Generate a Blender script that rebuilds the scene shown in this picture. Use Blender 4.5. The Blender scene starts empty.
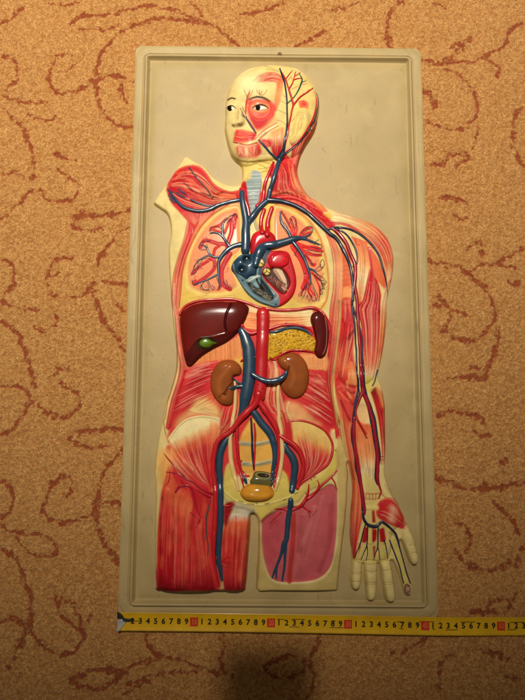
import bpy, math, random
import numpy as np
random.seed(7); RNG = np.random.default_rng(11)
PI = math.pi
C = bpy.context.scene.collection
# ------------------------------------------------------------------ camera model (photo pixels 525 x 700)
F = 540.0; TH = math.radians(6.3); ST, CT = math.sin(TH), math.cos(TH)
ZF = 0.0032           # top of the board's outer flange
ZP = 0.0024           # inner field of the board
CAMZ = ZF + 0.736
def unp(px, py, z):
    """where the photo point lies in the room at height z (metres)"""
    dx = (np.asarray(px, float) - 262.5) / F; dy = (np.asarray(py, float) - 350.0) / F
    ry = -dy * CT + ST; rz = -dy * ST - CT
    t = (z - CAMZ) / rz
    return dx * t, ry * t
def proj(x, y, z):
    v = z - CAMZ
    d = y * ST - v * CT; u = y * CT + v * ST
    return 262.5 + F * x / d, 350.0 - F * u / d
# ------------------------------------------------------------------ traced outlines
TILES = dict(a=(150,60,5), b=(220,60,5), c=(150,180,5), d=(225,180,5), e=(310,180,5), f=(150,290,5), g=(240,290,5),
             h=(310,300,5), i=(150,400,5), j=(235,400,5), k=(150,480,5), l=(235,480,5), m=(325,380,5), n=(325,480,5),
             A=(0,0,3.5), B=(0,180,3.5), D=(0,340,3.5), E=(0,500,3.5), G=(375,0,3.5), H=(375,180,3.5), I=(375,340,3.5),
             J=(375,500,3.5), K=(130,0,1.944), L=(120,615,1.875), P=(0,0,1),
             R=(225,240,7), T=(275,205,6.67), U=(335,480,5.833), V=(160,470,5.385), W=(160,150,6.5625), X=(330,380,7))
def Q(s, r0=1.0):
    """traced points -> array (px, py, radius)"""
    out = []; t = None; r = r0
    for w in s.split():
        if w in TILES: t = TILES[w]; continue
        v = [float(q) for q in w.split(',')]
        if len(v) > 2: r = v[2]
        out.append((t[0] + v[0] / t[2], t[1] + v[1] / t[2], r))
    return np.array(out)
def crom(p, closed=False, step=1.0):
    """Catmull-Rom through the points"""
    p = np.asarray(p, float); n = len(p)
    if n < 3 and not closed:
        k = max(2, int(np.hypot(*(p[-1, :2] - p[0, :2])) / step) + 1)
        t = np.linspace(0, 1, k)[:, None]; return p[0] * (1 - t) + p[-1] * t
    out = []
    segs = n if closed else n - 1
    for i in range(segs):
        if closed: a, b, c, d = p[(i-1) % n], p[i], p[(i+1) % n], p[(i+2) % n]
        else: a, b, c, d = p[max(i-1, 0)], p[i], p[i+1], p[min(i+2, n-1)]
        k = max(1, int(math.ceil(np.hypot(*(c[:2] - b[:2])) / step)))
        t = np.linspace(0, 1, k, endpoint=False)[:, None]
        out.append(0.5 * ((2*b) + (-a + c)*t + (2*a - 5*b + 4*c - d)*t*t + (-a + 3*b - 3*c + d)*t**3))
    if not closed: out.append(p[-1][None])
    return np.concatenate(out)
def resample(p, n):
    s = np.concatenate([[0], np.cumsum(np.hypot(np.diff(p[:, 0]), np.diff(p[:, 1])))])
    t = np.linspace(0, s[-1], n)
    return np.stack([np.interp(t, s, p[:, q]) for q in range(p.shape[1])], 1)
def fillmask(poly, Hh, Ww, pad=0):
    """antialiased polygon fill, returns (y0,x0,mask)"""
    x, y = poly[:, 0], poly[:, 1]
    y0 = max(0, int(y.min()) - 1 - pad); y1 = min(Hh, int(y.max()) + 2 + pad)
    x0 = max(0, int(x.min()) - 1 - pad); x1 = min(Ww, int(x.max()) + 2 + pad)
    if y1 <= y0 or x1 <= x0: return 0, 0, np.zeros((1, 1), np.float32)
    m = np.zeros((y1 - y0, x1 - x0), np.float32)
    cols = np.arange(x0, x1) + 0.5
    xn, yn = np.roll(x, -1), np.roll(y, -1)
    for r in range(y0, y1):
        for s in (-1/3, 0, 1/3):
            yy = r + s + 1e-5
            hit = (y <= yy) != (yn <= yy)
            if not hit.any(): continue
            xs = np.sort(x[hit] + (yy - y[hit]) * (xn[hit] - x[hit]) / (yn[hit] - y[hit]))
            for q in range(0, len(xs) - 1, 2):
                m[r - y0] += (np.clip(cols - xs[q], 0, 1) - np.clip(cols - xs[q+1], 0, 1)) / 3
    return y0, x0, m
def blur(a, s):
    if s < 0.25: return a
    if s > 6 and min(a.shape) > 40:      # coarse, then back up
        k = int(s // 3)
        hh, ww = (a.shape[0] // k + 1) * k, (a.shape[1] // k + 1) * k
        b = np.pad(a, ((0, hh - a.shape[0]), (0, ww - a.shape[1])), mode='edge').reshape(hh//k, k, ww//k, k).mean((1, 3))
        b = blur(b, s / k)
        yy = np.clip((np.arange(a.shape[0]) + .5) / k - .5, 0, b.shape[0] - 1.001); xx = np.clip((np.arange(a.shape[1]) + .5) / k - .5, 0, b.shape[1] - 1.001)
        return bil(b, xx[None, :], yy[:, None])
    r = int(math.ceil(3 * s)); t = np.arange(-r, r + 1); w = np.exp(-t * t / (2 * s * s)); w /= w.sum()
    for ax in (0, 1):
        p = np.pad(a, [(r, r) if q == ax else (0, 0) for q in (0, 1)], mode='edge')
        o = np.zeros_like(a)
        for q, ww in enumerate(w):
            o += ww * (p[q:q + a.shape[0]] if ax == 0 else p[:, q:q + a.shape[1]])
        a = o
    return a
def bil(a, x, y):
    x = np.clip(x, 0, a.shape[1] - 1.001); y = np.clip(y, 0, a.shape[0] - 1.001)
    xi = x.astype(int); yi = y.astype(int); fx = x - xi; fy = y - yi
    if a.ndim == 3: fx = fx[..., None]; fy = fy[..., None]
    return (a[yi, xi] * (1-fx) + a[yi, xi+1] * fx) * (1-fy) + (a[yi+1, xi] * (1-fx) + a[yi+1, xi+1] * fx) * fy
def vnoise(Hh, Ww, cell, rng=RNG):
    g = rng.random((int(Hh / cell) + 4, int(Ww / cell) + 4)).astype(np.float32)
    yy = np.arange(Hh) / cell + .5; xx = np.arange(Ww) / cell + .5
    s = lambda t: np.floor(t) + (lambda f: f*f*(3-2*f))(t - np.floor(t))
    return bil(g, s(xx)[None, :], s(yy)[:, None]).astype(np.float32)
def lin(c):
    c = np.asarray(c, float) / 255.0
    return np.where(c <= .04045, c / 12.92, ((c + .055) / 1.055) ** 2.4)
# ------------------------------------------------------------------ paint layer: the model's hand-painted colours and moulded detail
X0, Y0, X1, Y1, S = 140, 50, 440, 620, 2.5
CH, CW = int((Y1 - Y0) * S), int((X1 - X0) * S)
class Canvas:
    def __init__(s, c):
        s.col = np.zeros((CH, CW, 3), np.float32); s.col[:] = c; s.h = np.zeros((CH, CW), np.float32)
    def g(s, p): return (p[:, :2] - (X0, Y0)) * S
    def fill(s, P_, c, feather=.4, alpha=1., h=0., hf=None, smooth=True, sh=None):
        p = Q(P_) if isinstance(P_, str) else P_
        p = crom(p, True) if smooth else p
        pad = int(3 * max(feather, hf or 0) * S) + 2
        y, x, m = fillmask(s.g(p), CH, CW, pad)
        sl = (slice(y, y + m.shape[0]), slice(x, x + m.shape[1]))
        if c is not None:
            k = (blur(m, feather * S) * alpha)[..., None]
            s.col[sl] = s.col[sl] * (1 - k) + np.asarray(c, np.float32) * k
        if h: s.h[sl] += blur(m, (hf if hf is not None else feather) * S) * h
        return sl, m
    def ell(s, P_, rx, ry, c, ang=0, **kw):
        p = Q(P_)[0]; t = np.linspace(0, 2*PI, 28, endpoint=False); a = math.radians(ang)
        u, v = rx * np.cos(t), ry * np.sin(t)
        s.fill(np.stack([p[0] + u*math.cos(a) - v*math.sin(a), p[1] + u*math.sin(a) + v*math.cos(a)], 1), c, smooth=False, **kw)
    def stroke(s, pts, w, c, alpha=1., h=0., soft=.35, stops=None, clip=None, smooth=True, taper=0.):
        """w = half width in photo px"""
        p = Q(pts) if isinstance(pts, str) else pts
        p = crom(p[:, :2], False, 1.5) if smooth else p[:, :2]
        q = s.g(p); n = len(q)
        W = (w + soft) * S + 1.5
        x0 = max(0, int(q[:, 0].min() - W)); x1 = min(CW, int(q[:, 0].max() + W) + 2)
        y0 = max(0, int(q[:, 1].min() - W)); y1 = min(CH, int(q[:, 1].max() + W) + 2)
        if x1 <= x0 or y1 <= y0: return
        D = np.full((y1 - y0, x1 - x0), 1e3, np.float32); T = np.zeros_like(D)
        for i in range(n - 1):
            a, b = q[i], q[i+1]; e = b - a; L2 = e @ e + 1e-6
            ax0 = max(x0, int(min(a[0], b[0]) - W)); ax1 = min(x1, int(max(a[0], b[0]) + W) + 2)
            ay0 = max(y0, int(min(a[1], b[1]) - W)); ay1 = min(y1, int(max(a[1], b[1]) + W) + 2)
            if ax1 <= ax0 or ay1 <= ay0: continue
            gx = np.arange(ax0, ax1)[None, :] - a[0]; gy = np.arange(ay0, ay1)[:, None] - a[1]
            t = np.clip((gx * e[0] + gy * e[1]) / L2, 0, 1)
            d = np.sqrt((gx - t * e[0])**2 + (gy - t * e[1])**2)
            sl = (slice(ay0 - y0, ay1 - y0), slice(ax0 - x0, ax1 - x0))
            k = d < D[sl]
            D[sl] = np.where(k, d, D[sl]); T[sl] = np.where(k, (i + t) / (n - 1), T[sl])
        ww = w * S * (1 - taper * np.abs(2*T - 1)**2)
        m = np.clip((ww - D) / (soft * S) + .5, 0, 1) * alpha
        sl = (slice(y0, y1), slice(x0, x1))
        if clip is not None: m = m * clip[sl]
        if stops is not None:
            ts = [q_[0] for q_ in stops]; cc = np.stack([np.interp(T, ts, [q_[1][ch] for q_ in stops]) for ch in range(3)], -1)
        else: cc = np.asarray(c, np.float32)
        s.col[sl] = s.col[sl] * (1 - m[..., None]) + cc * m[..., None]
        if h: s.h[sl] += h * np.clip(1 - (D / (ww + .4))**2, 0, 1) * (clip[sl] if clip is not None else 1)
    def muscle(s, A, B, stops, n=14, w=.55, dark=.55, light=None, lam=.42, h=.35, base=True, jit=.6, da=.34, clipf=.5):
        """painted muscle between two guide lines: gradient along the fibres plus light and dark strands"""
        A = resample(crom(Q(A)[:, :2], False, 1.5), 24); B = resample(crom(Q(B)[:, :2], False, 1.5), 24)
        poly = np.concatenate([A, B[::-1]])
        y, x, m = fillmask(s.g(poly), CH, CW, 6)
        clip = np.zeros((CH, CW), np.float32); clip[y:y+m.shape[0], x:x+m.shape[1]] = blur(m, clipf * S)
        gap = np.hypot(*(A - B).T).max()
        if base:
            nb = max(4, int(gap / 1.6))
            for u in (np.arange(nb) + .5) / nb:
                s.stroke(A * (1-u) + B * u, gap / nb * .95, None, .95, 0, 1.2, stops, clip)
        light = light if light is not None else lin((250, 205, 160))
        for q in range(n):
            u = min(1, max(0, (q + .5) / n + RNG.normal(0, .3 / n)))
            g = (A * (1-u) + B * u)
            a, b = sorted(RNG.uniform(0, 1, 2))
            if b - a < .4: a, b = max(0, a - .3), min(1, b + .3)
            i0, i1 = int(a * 23), max(int(b * 23), int(a * 23) + 3)
            g = g[i0:i1 + 1].copy(); g = g + RNG.normal(0, jit * .4, 2) + np.cumsum(RNG.normal(0, .08 * jit, g.shape), 0)
            st = [(t, c) for t, c in ((tt, [np.interp(a + (b - a) * tt, [z[0] for z in stops], [z[1][ch] for z in stops]) for ch in range(3)]) for tt in np.linspace(0, 1, 6))]
            if RNG.random() < lam:
                st = [(t, np.array(c) * (1 - da) + np.array(light) * da) for t, c in st]
                s.stroke(g, w * RNG.uniform(.35, .9), None, .8, h, .3, st, clip, smooth=False, taper=.8)
            else:
                st = [(t, np.array(c) * np.array((dark + .15, dark * .75, dark * .8))) for t, c in st]
                s.stroke(g, w * RNG.uniform(.3, .75), None, .7, -h * .8, .3, st, clip, smooth=False, taper=.8)
    def mottle(s, amt=.06):
        v = vnoise(CH, CW, 4) * .5 + vnoise(CH, CW, 14) * .5
        s.col *= (1 + amt * (v - .5) * 2)[..., None]
# colours of the paints
CREAM = lin((228,205,138)); PALE = lin((240,222,165)); YEL = lin((222,186,84)); BONE = lin((218,195,98))
RED = lin((198,26,38)); RED2 = lin((213,54,54)); CRIM = lin((160,18,34)); DRED = lin((118,14,22)); ORG = lin((228,108,66)); LORG = lin((240,160,96))
PINK = lin((222,104,80)); PEACH = lin((234,144,92)); BLUE = lin((34,62,84)); NAVY = lin((22,34,58)); GREY = lin((150,165,165)); MAR = lin((104,18,9))
BRN = lin((70,35,18)); BLK = lin((18,14,12)); GRN = lin((22,70,66)); PURP = lin((92,40,70)); SEC = lin((200,92,98)); WHITE = lin((225,220,195))
OUT = ("b 50,625 85,632 100,618 110,590 109,545 98,520 75,505 55,480 45,450 36,420 28,380 22,350 24,310 28,280 25,250 28,215 35,180 48,140 70,100 "
 "100,70 140,45 190,32 240,25 290,25 340,32 390,45 430,75 465,115 488,155 498,200 497,250 488,300 478,345 462,375 445,400 425,430 408,470 395,510 "
 "388,545 392,580 405,620 430,660 460,690 e 40,105 80,135 130,155 200,175 260,195 320,220 370,265 400,310 418,370 420,430 412,490 395,560 387,600 "
 "385,660 h 388,20 385,100 375,200 360,290 346,355 343,395 360,430 m 300,110 303,180 304,260 305,340 302,420 300,460 308,500 325,545 350,590 375,630 "
 "n 370,125 395,180 405,210 425,240 445,290 460,340 471,385 466,415 450,428 430,422 415,395 402,360 388,322 376,296 374,310 385,360 405,430 425,490 441,540 436,570 415,580 "
 "395,567 385,530 370,480 350,430 338,405 328,402 336,450 348,520 356,580 350,605 330,615 308,608 296,580 290,540 282,490 275,440 268,412 263,412 262,470 260,530 256,580 "
 "245,602 225,608 208,598 203,560 200,510 196,460 190,415 186,415 186,460 182,510 175,540 155,552 135,545 127,510 128,460 131,400 134,350 129,310 124,260 125,200 130,140 138,60 "
 "135,0 m 128,460 118,415 113,405 112,430 118,470 n 114,30 112,100 100,220 85,340 72,450 66,540 66,555 30,555 l 420,555 200,554 112,554 110,480 115,380 118,280 119,225 112,190 96,168 84,164 "
 "76,180 72,250 65,350 58,450 52,540 48,554 k 300,556 30,556 29,540 28,450 25,350 22,250 25,150 25,50 i 22,400 22,330 30,250 38,200 50,140 62,80 72,30 f 82,550 100,500 120,430 "
 "130,370 130,300 120,220 110,130 105,60 c 103,580 98,500 92,400 93,330 104,270 100,210 85,170 60,150 22,124 14,114 25,98 50,60 75,30 a 100,590 140,530 172,484 182,480 200,490 240,515 280,540 310,575 "
 "345,605 390,625 425,634")
body = Canvas(CREAM)
# ---- head
b = body
b.fill("b 180,20 290,20 470,110 500,200 485,330 330,420 250,300 270,120", lin((230,204,124)), 4, .8)
b.ell("b 150,120", 14, 9, PALE, feather=4, alpha=.8, h=1.5, hf=6)
b.muscle("b 308,78 250,60 178,74", "b 312,118 255,108 172,112", [(0,ORG),(.5,RED2),(1,PALE)], 16, .5, dark=.5, h=.2)
b.muscle("b 284,95 276,160 268,210 266,250", "b 314,95 312,150 302,200 284,255", [(0,ORG),(.5,LORG),(1,ORG)], 8, .5, h=.2)
b.fill("b 140,205 175,198 225,200 268,215 278,250 268,290 245,318 215,335 180,345 160,315 142,280 134,240", RED2, 1.0, 1, h=-.6, hf=1.5)
for r_, c_ in ((12,ORG),(10.5,RED2),(9,LORG),(7.6,PINK)):
    t = np.linspace(-.9, PI + .5, 26); p = np.stack([220 + 200/5 + r_ * np.cos(t) * 1.05, 60 + 244/5 + r_ * np.sin(t) * .95], 1)
    b.stroke(p, .7, c_, .4, .12, .9, smooth=False)
b.fill("b 150,285 200,300 250,290 240,325 205,350 182,350", RED, 1.2, .75)
b.ell("b 200,236", 9, 6, LORG, feather=1.2, alpha=.9, h=1.8, hf=2.2)
b.ell("b 55,240", 6.5, 5, PALE, feather=1.2, alpha=.5, h=1.2, hf=2)
b.stroke("b 146,197 175,187 212,190 246,205", 1.0, BRN, .95, .3, .6); b.stroke("b 180,181 215,184 240,196", .4, BLK, .8)
b.stroke("b 40,200 56,190 76,194", .75, BLK, .95, .3)
b.fill("b 108,225 112,270 118,310 105,328 75,332 66,318 82,295 88,255", None, .6, h=6.5, hf=1.7)
b.fill("b 92,300 112,308 112,326 76,334 62,322 70,308", None, .5, h=2.6, hf=1.0); b.fill("b 66,338 100,350 96,366 66,366", None, .5, h=1.6, hf=1.2); b.fill("b 36,268 66,272 60,300 40,310", None, .5, h=1.6, hf=2.5); b.fill("b 130,180 250,176 252,208 132,214", None, .5, h=2.2, hf=2.0)
b.stroke("b 62,326 70,332", .7, BRN, .9, -.6); b.stroke("b 92,318 100,328 112,322", .5, BRN, .8, -.5)
b.stroke("b 84,232 92,262 86,292", .8, lin((160,140,80)), .35, -.4, 1.5)  # slight shading beside the nose, put into the colour
b.fill("b 140,200 170,196 230,200 262,214 240,222 200,214 160,218", lin((226,96,62)), .8, .7)
b.stroke("b 128,262 130,225 138,190 150,160", .8, RED, .85, .3, .5, taper=.5)
b.fill("b 250,300 285,290 290,312 240,345 215,350", lin((236,170,110)), 1.5, .7)
# mouth muscles
b.muscle("b 80,345 120,350 182,366", "b 66,406 110,415 174,398", [(0,RED2),(.5,lin((226,84,66))),(1,RED)], 18, .5, h=.3, clipf=1)
b.fill("b 78,345 180,362 176,400 120,412 66,408", None, h=1.8, hf=2.5)
b.stroke("b 66,412 100,420 140,426 185,414", .7, lin((150,40,30)), .9, -1.2)
b.muscle("b 80,432 105,426 150,424 195,412", "b 92,486 130,492 180,490 206,465", [(0,RED2),(.35,lin((238,160,124))),(.7,PINK),(1,RED)], 0, .5, clipf=1.4)
b.fill("b 80,432 150,424 200,415 204,470 170,490 95,484", None, h=2.2, hf=2.5)
b.fill("b 30,390 60,420 78,430 80,470 110,500 80,500 52,470", lin((205,180,110)), 1.5, .5)
b.fill("b 176,395 184,380 230,345 270,318 290,314 292,326 250,352 215,380 190,402", PALE, .5, h=1.2, hf=.8)
b.stroke("b 178,394 220,352 285,314", .45, RED, .9); b.stroke("b 190,402 240,360 292,328", .4, RED2, .9); b.stroke("b 196,388 230,360", .5, DRED, .5)
b.muscle("b 255,360 250,400 255,440 268,478", "b 318,335 318,390 312,440 292,486", [(0,LORG),(.3,lin((240,190,130))),(.65,RED2),(1,RED)], 13, .6, h=.3)
b.fill("b 255,360 320,335 314,440 280,486 255,440", None, h=1.8, hf=2.5)
b.fill("b 192,400 250,395 262,415 235,440 205,425", RED2, .8, .9); b.stroke("b 215,402 246,408 250,430", .9, RED, .8, .2)
b.fill("b 110,500 200,495 280,490 262,520 240,560 205,600 190,560 130,560 108,590 104,530", lin((230,202,112)), 1, .9)
for t_ in ("b 108,500 150,512 205,502", "b 130,520 170,505 230,512 262,528", "b 165,512 215,530 240,550", "b 185,500 230,500 268,506", "b 190,545 230,540 250,535", "b 200,565 225,555 245,560"):
    b.stroke(t_, .28, BRN, .75)
b.stroke("b 52,478 80,498 108,510 140,512 200,510 260,505", 1.2, lin((150,125,60)), .35, -1.2, 2)
for q in range(22):
    x_ = RNG.uniform(84, 185); y_ = RNG.uniform(425, 440); b.stroke("b %f,%f %f,%f %f,%f" % (x_, y_, x_ + RNG.uniform(-4,6), y_ + 22, x_ + RNG.uniform(-10,14), y_ + RNG.uniform(35, 52)), RNG.uniform(.2,.45), (PALE, lin((190,30,34)), lin((240,180,150)))[q % 3], .6, .3, .4, taper=.8)
b.stroke("b 92,420 110,430 140,434 180,424", .9, lin((234,170,140)), .7, .8, .8)
# ear and back of the head
b.muscle("b 345,405 360,450 345,540 330,620 300,690", "b 478,345 425,430 390,520 398,600 450,690", [(0,ORG),(.25,RED2),(.55,RED2),(.8,ORG),(1,RED2)], 42, .7, h=.4)
b.fill("b 372,246 400,236 425,240 442,262 446,292 436,340 415,385 385,412 358,418 346,395 343,345 356,300", lin((228,200,120)), .5, h=2.6, hf=1.2)
b.fill("b 385,265 415,262 425,290 415,335 390,370 370,375 368,340 375,300", lin((218,190,112)), .8, .8, h=-1.4, hf=1.2)
b.stroke("b 372,385 384,345 388,310 400,285 412,290", .6, lin((236,214,146)), .8, 1.0); b.stroke("b 400,352 412,320 408,300", .4, lin((170,140,80)), .6, -.4)
b.muscle("b 392,205 420,200 445,215", "b 400,240 425,238 440,250", [(0,ORG),(.5,RED2),(1,LORG)], 8, .4, h=.1)
b.muscle("b 452,300 462,340 440,390", "b 490,260 478,335 450,395", [(0,CREAM),(.4,ORG),(1,RED2)], 8, .5)
for t_ in ("b 150,150 135,185 130,225 128,262", "b 120,150 134,182", "b 165,150 148,185 134,205", "b 182,150 198,172 212,154", "b 196,150 199,170", "b 235,150 220,172 200,176", "b 112,235 125,262 136,292"):
    b.stroke(t_, .34, lin((150,40,20)), .85)
for t_ in ("b 298,204 320,212 336,226", "b 292,250 315,262 336,270", "b 284,300 310,308 332,326", "b 225,30 262,42 296,52", "b 232,44 268,52 298,60", "b 165,105 215,78 290,72"):
    b.stroke(t_, .26, BRN, .7)
b.stroke("b 128,270 130,230 134,200", .7, RED, .8, .2)
for q in range(24):
    u = RNG.random(); x0_, y0_ = 300 + RNG.uniform(-8, 8), 70 + 45*u; x1_, y1_ = RNG.uniform(175, 240), 78 + 40*u
    b.stroke("b %f,%f %f,%f %f,%f" % (x0_, y0_, (x0_+x1_)/2, (y0_+y1_)/2 - 12 + RNG.uniform(-3,3), x1_, y1_), RNG.uniform(.2,.4), (lin((190,40,30)), lin((250,190,140)))[q % 2], .6, .2, .4, taper=.8)
for t_ in ("b 335,105 350,90 356,78", "b 350,150 372,140 392,128", "b 400,118 420,122 436,118", "b 395,190 410,178 418,165", "b 430,165 440,150 452,146", "b 368,110 360,95 358,84", "b 336,190 322,182 312,170", "b 352,310 366,300 372,286"):
    b.stroke(t_, .35, lin((190,40,30)), .85, .2, taper=.6)
# ---- neck
b.muscle("b 240,560 255,600 235,660 d 200,30 205,60 205,90", "b 330,470 380,540 400,620 e 20,90 60,150 70,170", [(0,RED2),(.3,RED),(.6,RED2),(.8,ORG),(1,RED2)], 46, .8, h=.45)
b.muscle("b 335,480 345,560 370,640 e 0,90 40,150", "b 388,545 405,620 455,690 e 60,125 90,160", [(0,RED2),(.4,ORG),(.8,LORG),(1,ORG)], 22, .7, h=.4)
b.fill("b 150,560 188,553 205,575 205,640 d 178,0 178,60 165,130 150,190 125,195 116,120 104,20 b 132,620", GREY, .5, h=.6)
for y_ in range(12):
    b.stroke("b %d,%d %d,%d" % (134 + y_*2, 575 + y_*17, 206 - y_*2, 572 + y_*17), .38, lin((205,215,208)), .8, .35)
    b.stroke("b %d,%d %d,%d" % (136 + y_*2, 583 + y_*17, 206 - y_*2, 580 + y_*17), .25, lin((110,130,130)), .6, -.2)
b.fill("d 104,0 118,100 128,190 118,190 95,120 80,40", RED, .5, h=.8)
b.fill("b 116,600 146,560 160,552 150,600 132,640 118,640", lin((224,196,110)), .8, .9)
# ---- stump of the near shoulder
b.fill("a 83,650 98,602 138,552 190,531 240,533 278,566 312,616 352,645 400,660 452,650 c 462,45 458,95 400,112 330,150 290,215 255,240 200,215 150,165 105,115 84,60 82,38", RED, .6, h=-1.0, hf=1)
b.muscle("a 110,600 150,560 210,545 270,580 330,650 400,672 450,668", "c 90,60 140,120 200,150 290,160 360,130 450,105", [(0,RED),(.3,RED2),(.6,RED),(.85,ORG),(1,RED)], 44, .9, h=.7, da=.5)
for t_, w_, c_ in (("a 170,585 210,610 250,645", 2.0, PINK), ("a 120,600 150,590 185,598", 1.2, PINK), ("a 250,600 290,640 320,690", 1.5, ORG), ("a 335,660 380,680 430,680", 2.4, ORG), ("a 165,610 200,640 235,668", 1.0, DRED),
                   ("a 250,660 300,680 350,690", 1.1, DRED), ("c 100,20 150,30 200,60", 1.3, PINK), ("c 330,70 380,60 420,70", 1.1, DRED), ("c 200,60 260,90 320,110", 1.5, PINK), ("a 130,570 170,560 200,570", .9, ORG)):
    b.stroke(t_, w_, c_, .75, .6, 1.0, taper=.8)
b.stroke("a 196,538 235,590 280,640 312,690", .75, lin((70,62,58)), .9, .6)
b.stroke("a 84,652 98,602 138,552 190,530 242,532 280,566 314,616 354,645 402,660 446,654", .8, lin((214,60,40)), .8, -.4)
for t_ in ("c 88,45 105,60 120,62", "c 90,75 115,95 138,98", "c 125,60 160,82 185,88", "c 140,45 160,60 185,75", "c 98,95 120,110 140,112"):
    b.stroke(t_, 1.15, BLUE, .9, .6, .6, taper=.6)
b.muscle("c 150,162 200,205 215,260 190,310 165,380", "c 330,140 300,175 262,215 225,260 190,330", [(0,RED2),(.3,PINK),(.6,RED2),(1,RED)], 24, .7)
# ---- torso wall, near side
b.muscle("c 192,205 176,290 146,380 122,470 114,560 f 107,40 122,100 132,200 138,300 148,360 140,440 118,510 98,580 80,690", "c 250,240 205,330 170,420 155,520 148,620 f 146,120 152,220 166,330 180,400 160,470 135,550 105,640 95,700",
         [(0,RED2),(.15,RED),(.35,PINK),(.5,lin((230,120,96))),(.62,RED),(.8,RED2),(1,RED)], 26, .8, h=.5)
b.stroke("c 188,205 168,300 138,390 116,480 110,560 f 108,60 124,130 132,230 136,320 134,400 110,490 88,560 75,640 i 68,110 78,170 92,200", .55, lin((168,50,28)), .7, -.4)
b.stroke("c 120,520 116,600 118,680 f 120,80 134,170 140,260 150,330", .8, lin((245,190,160)), .5, .3, .8)
# chest: fat layer, lungs
b.fill("c 146,648 155,540 168,430 205,325 255,232 325,165 400,120 455,112 d 250,118 320,130 380,160 440,220 480,290 505,380 515,470 515,560 500,640 470,655 400,650 d 230,650 g 60,60 f 420,42 250,48 190,66", YEL, .8)
b.fill("c 235,232 325,160 400,118 450,110 450,135 400,130 350,150 300,190 255,240 210,310 185,380 175,440 160,460 172,410 200,330", PEACH, .8, .9)
b.fill("c 445,136 400,134 350,154 300,194 255,245 215,310 190,380 178,450 180,510 200,550 260,575 340,578 400,566 445,545 470,520 440,470 410,420 425,380 455,350 460,280 458,200", lin((232,196,112)), .5, h=-.8, hf=.8)
b.fill("c 438,150 400,150 352,170 306,208 262,258 226,318 202,384 191,450 194,500 212,536 265,558 340,560 395,548 430,525 415,470 395,420 412,375 448,350 448,250", PEACH, .7, h=.8, hf=1.5)
b.fill("d 245,128 310,140 370,172 420,222 460,288 485,360 500,440 505,520 497,590 470,625 400,632 350,615 320,560 310,400 250,330 235,240", lin((232,196,112)), .5, h=-.8, hf=.8)
b.fill("d 255,145 305,155 360,188 405,235 442,298 466,365 482,440 488,520 478,580 455,608 400,615 350,600 320,560 310,400 255,330 245,240", PEACH, .8, h=.8, hf=1.5)
b.stroke("d 250,122 320,132 378,165 430,215 472,282 497,360 512,440 517,520 508,595 480,640", .9, lin((226,110,66)), .75, .5, .8)
b.stroke("c 146,640 156,540 168,430 205,325 255,232 325,163 400,118", .6, RED, .8, .4)
def vess(cv, t_, w_, c_=RED, o_=NAVY, oa=.8):
    if o_ is not None: cv.stroke(t_, w_ + .42, o_, oa, .2)
    cv.stroke(t_, w_, c_, 1, .35)
for t_, w_ in (("c 425,175 410,215 408,260 395,300 385,330", 1.7), ("c 400,195 385,235 375,260", .9), ("c 375,200 350,225 305,240", 1.0), ("c 365,265 320,250 300,250", .8), ("c 385,320 340,318 300,305 270,305 250,335", 1.5), ("c 345,330 325,345 318,375", 1.2),
               ("c 300,395 320,400 322,440 285,480 225,520", 1.5), ("c 290,405 250,430 215,465", 1.3), ("c 230,500 215,510 220,525", .8), ("c 400,370 375,410 358,450 358,500 370,525 400,545", 2.1), ("c 355,520 345,545", .8), ("c 430,180 420,240", 1.0)):
    b.stroke(t_, w_*1.2, RED, 1, .4)
for t_ in ("c 425,172 395,185 370,205 360,240 375,270", "c 438,190 430,172 400,180", "c 400,200 425,172", "c 385,215 410,190 415,178", "c 370,250 330,232 300,245 305,262 330,265 360,272", "c 300,305 260,310 245,340 265,350 290,345", "c 250,325 275,330 290,335",
           "c 230,460 205,475 220,440 240,405 290,390", "c 222,470 240,440 262,400", "c 245,408 220,430 224,450 245,415", "c 212,500 215,520 250,510 300,495 330,480", "c 232,525 262,505", "c 330,480 345,520 350,545 335,550 345,530", "c 275,505 255,530 255,545 290,548 295,530 280,500",
           "c 290,500 310,545 325,540 310,525", "c 345,470 350,530", "c 380,500 395,540 405,550", "c 365,505 385,540", "c 255,520 270,548 300,550"):
    b.stroke(t_, .42, lin((40,42,60)), .95, .2)
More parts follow.
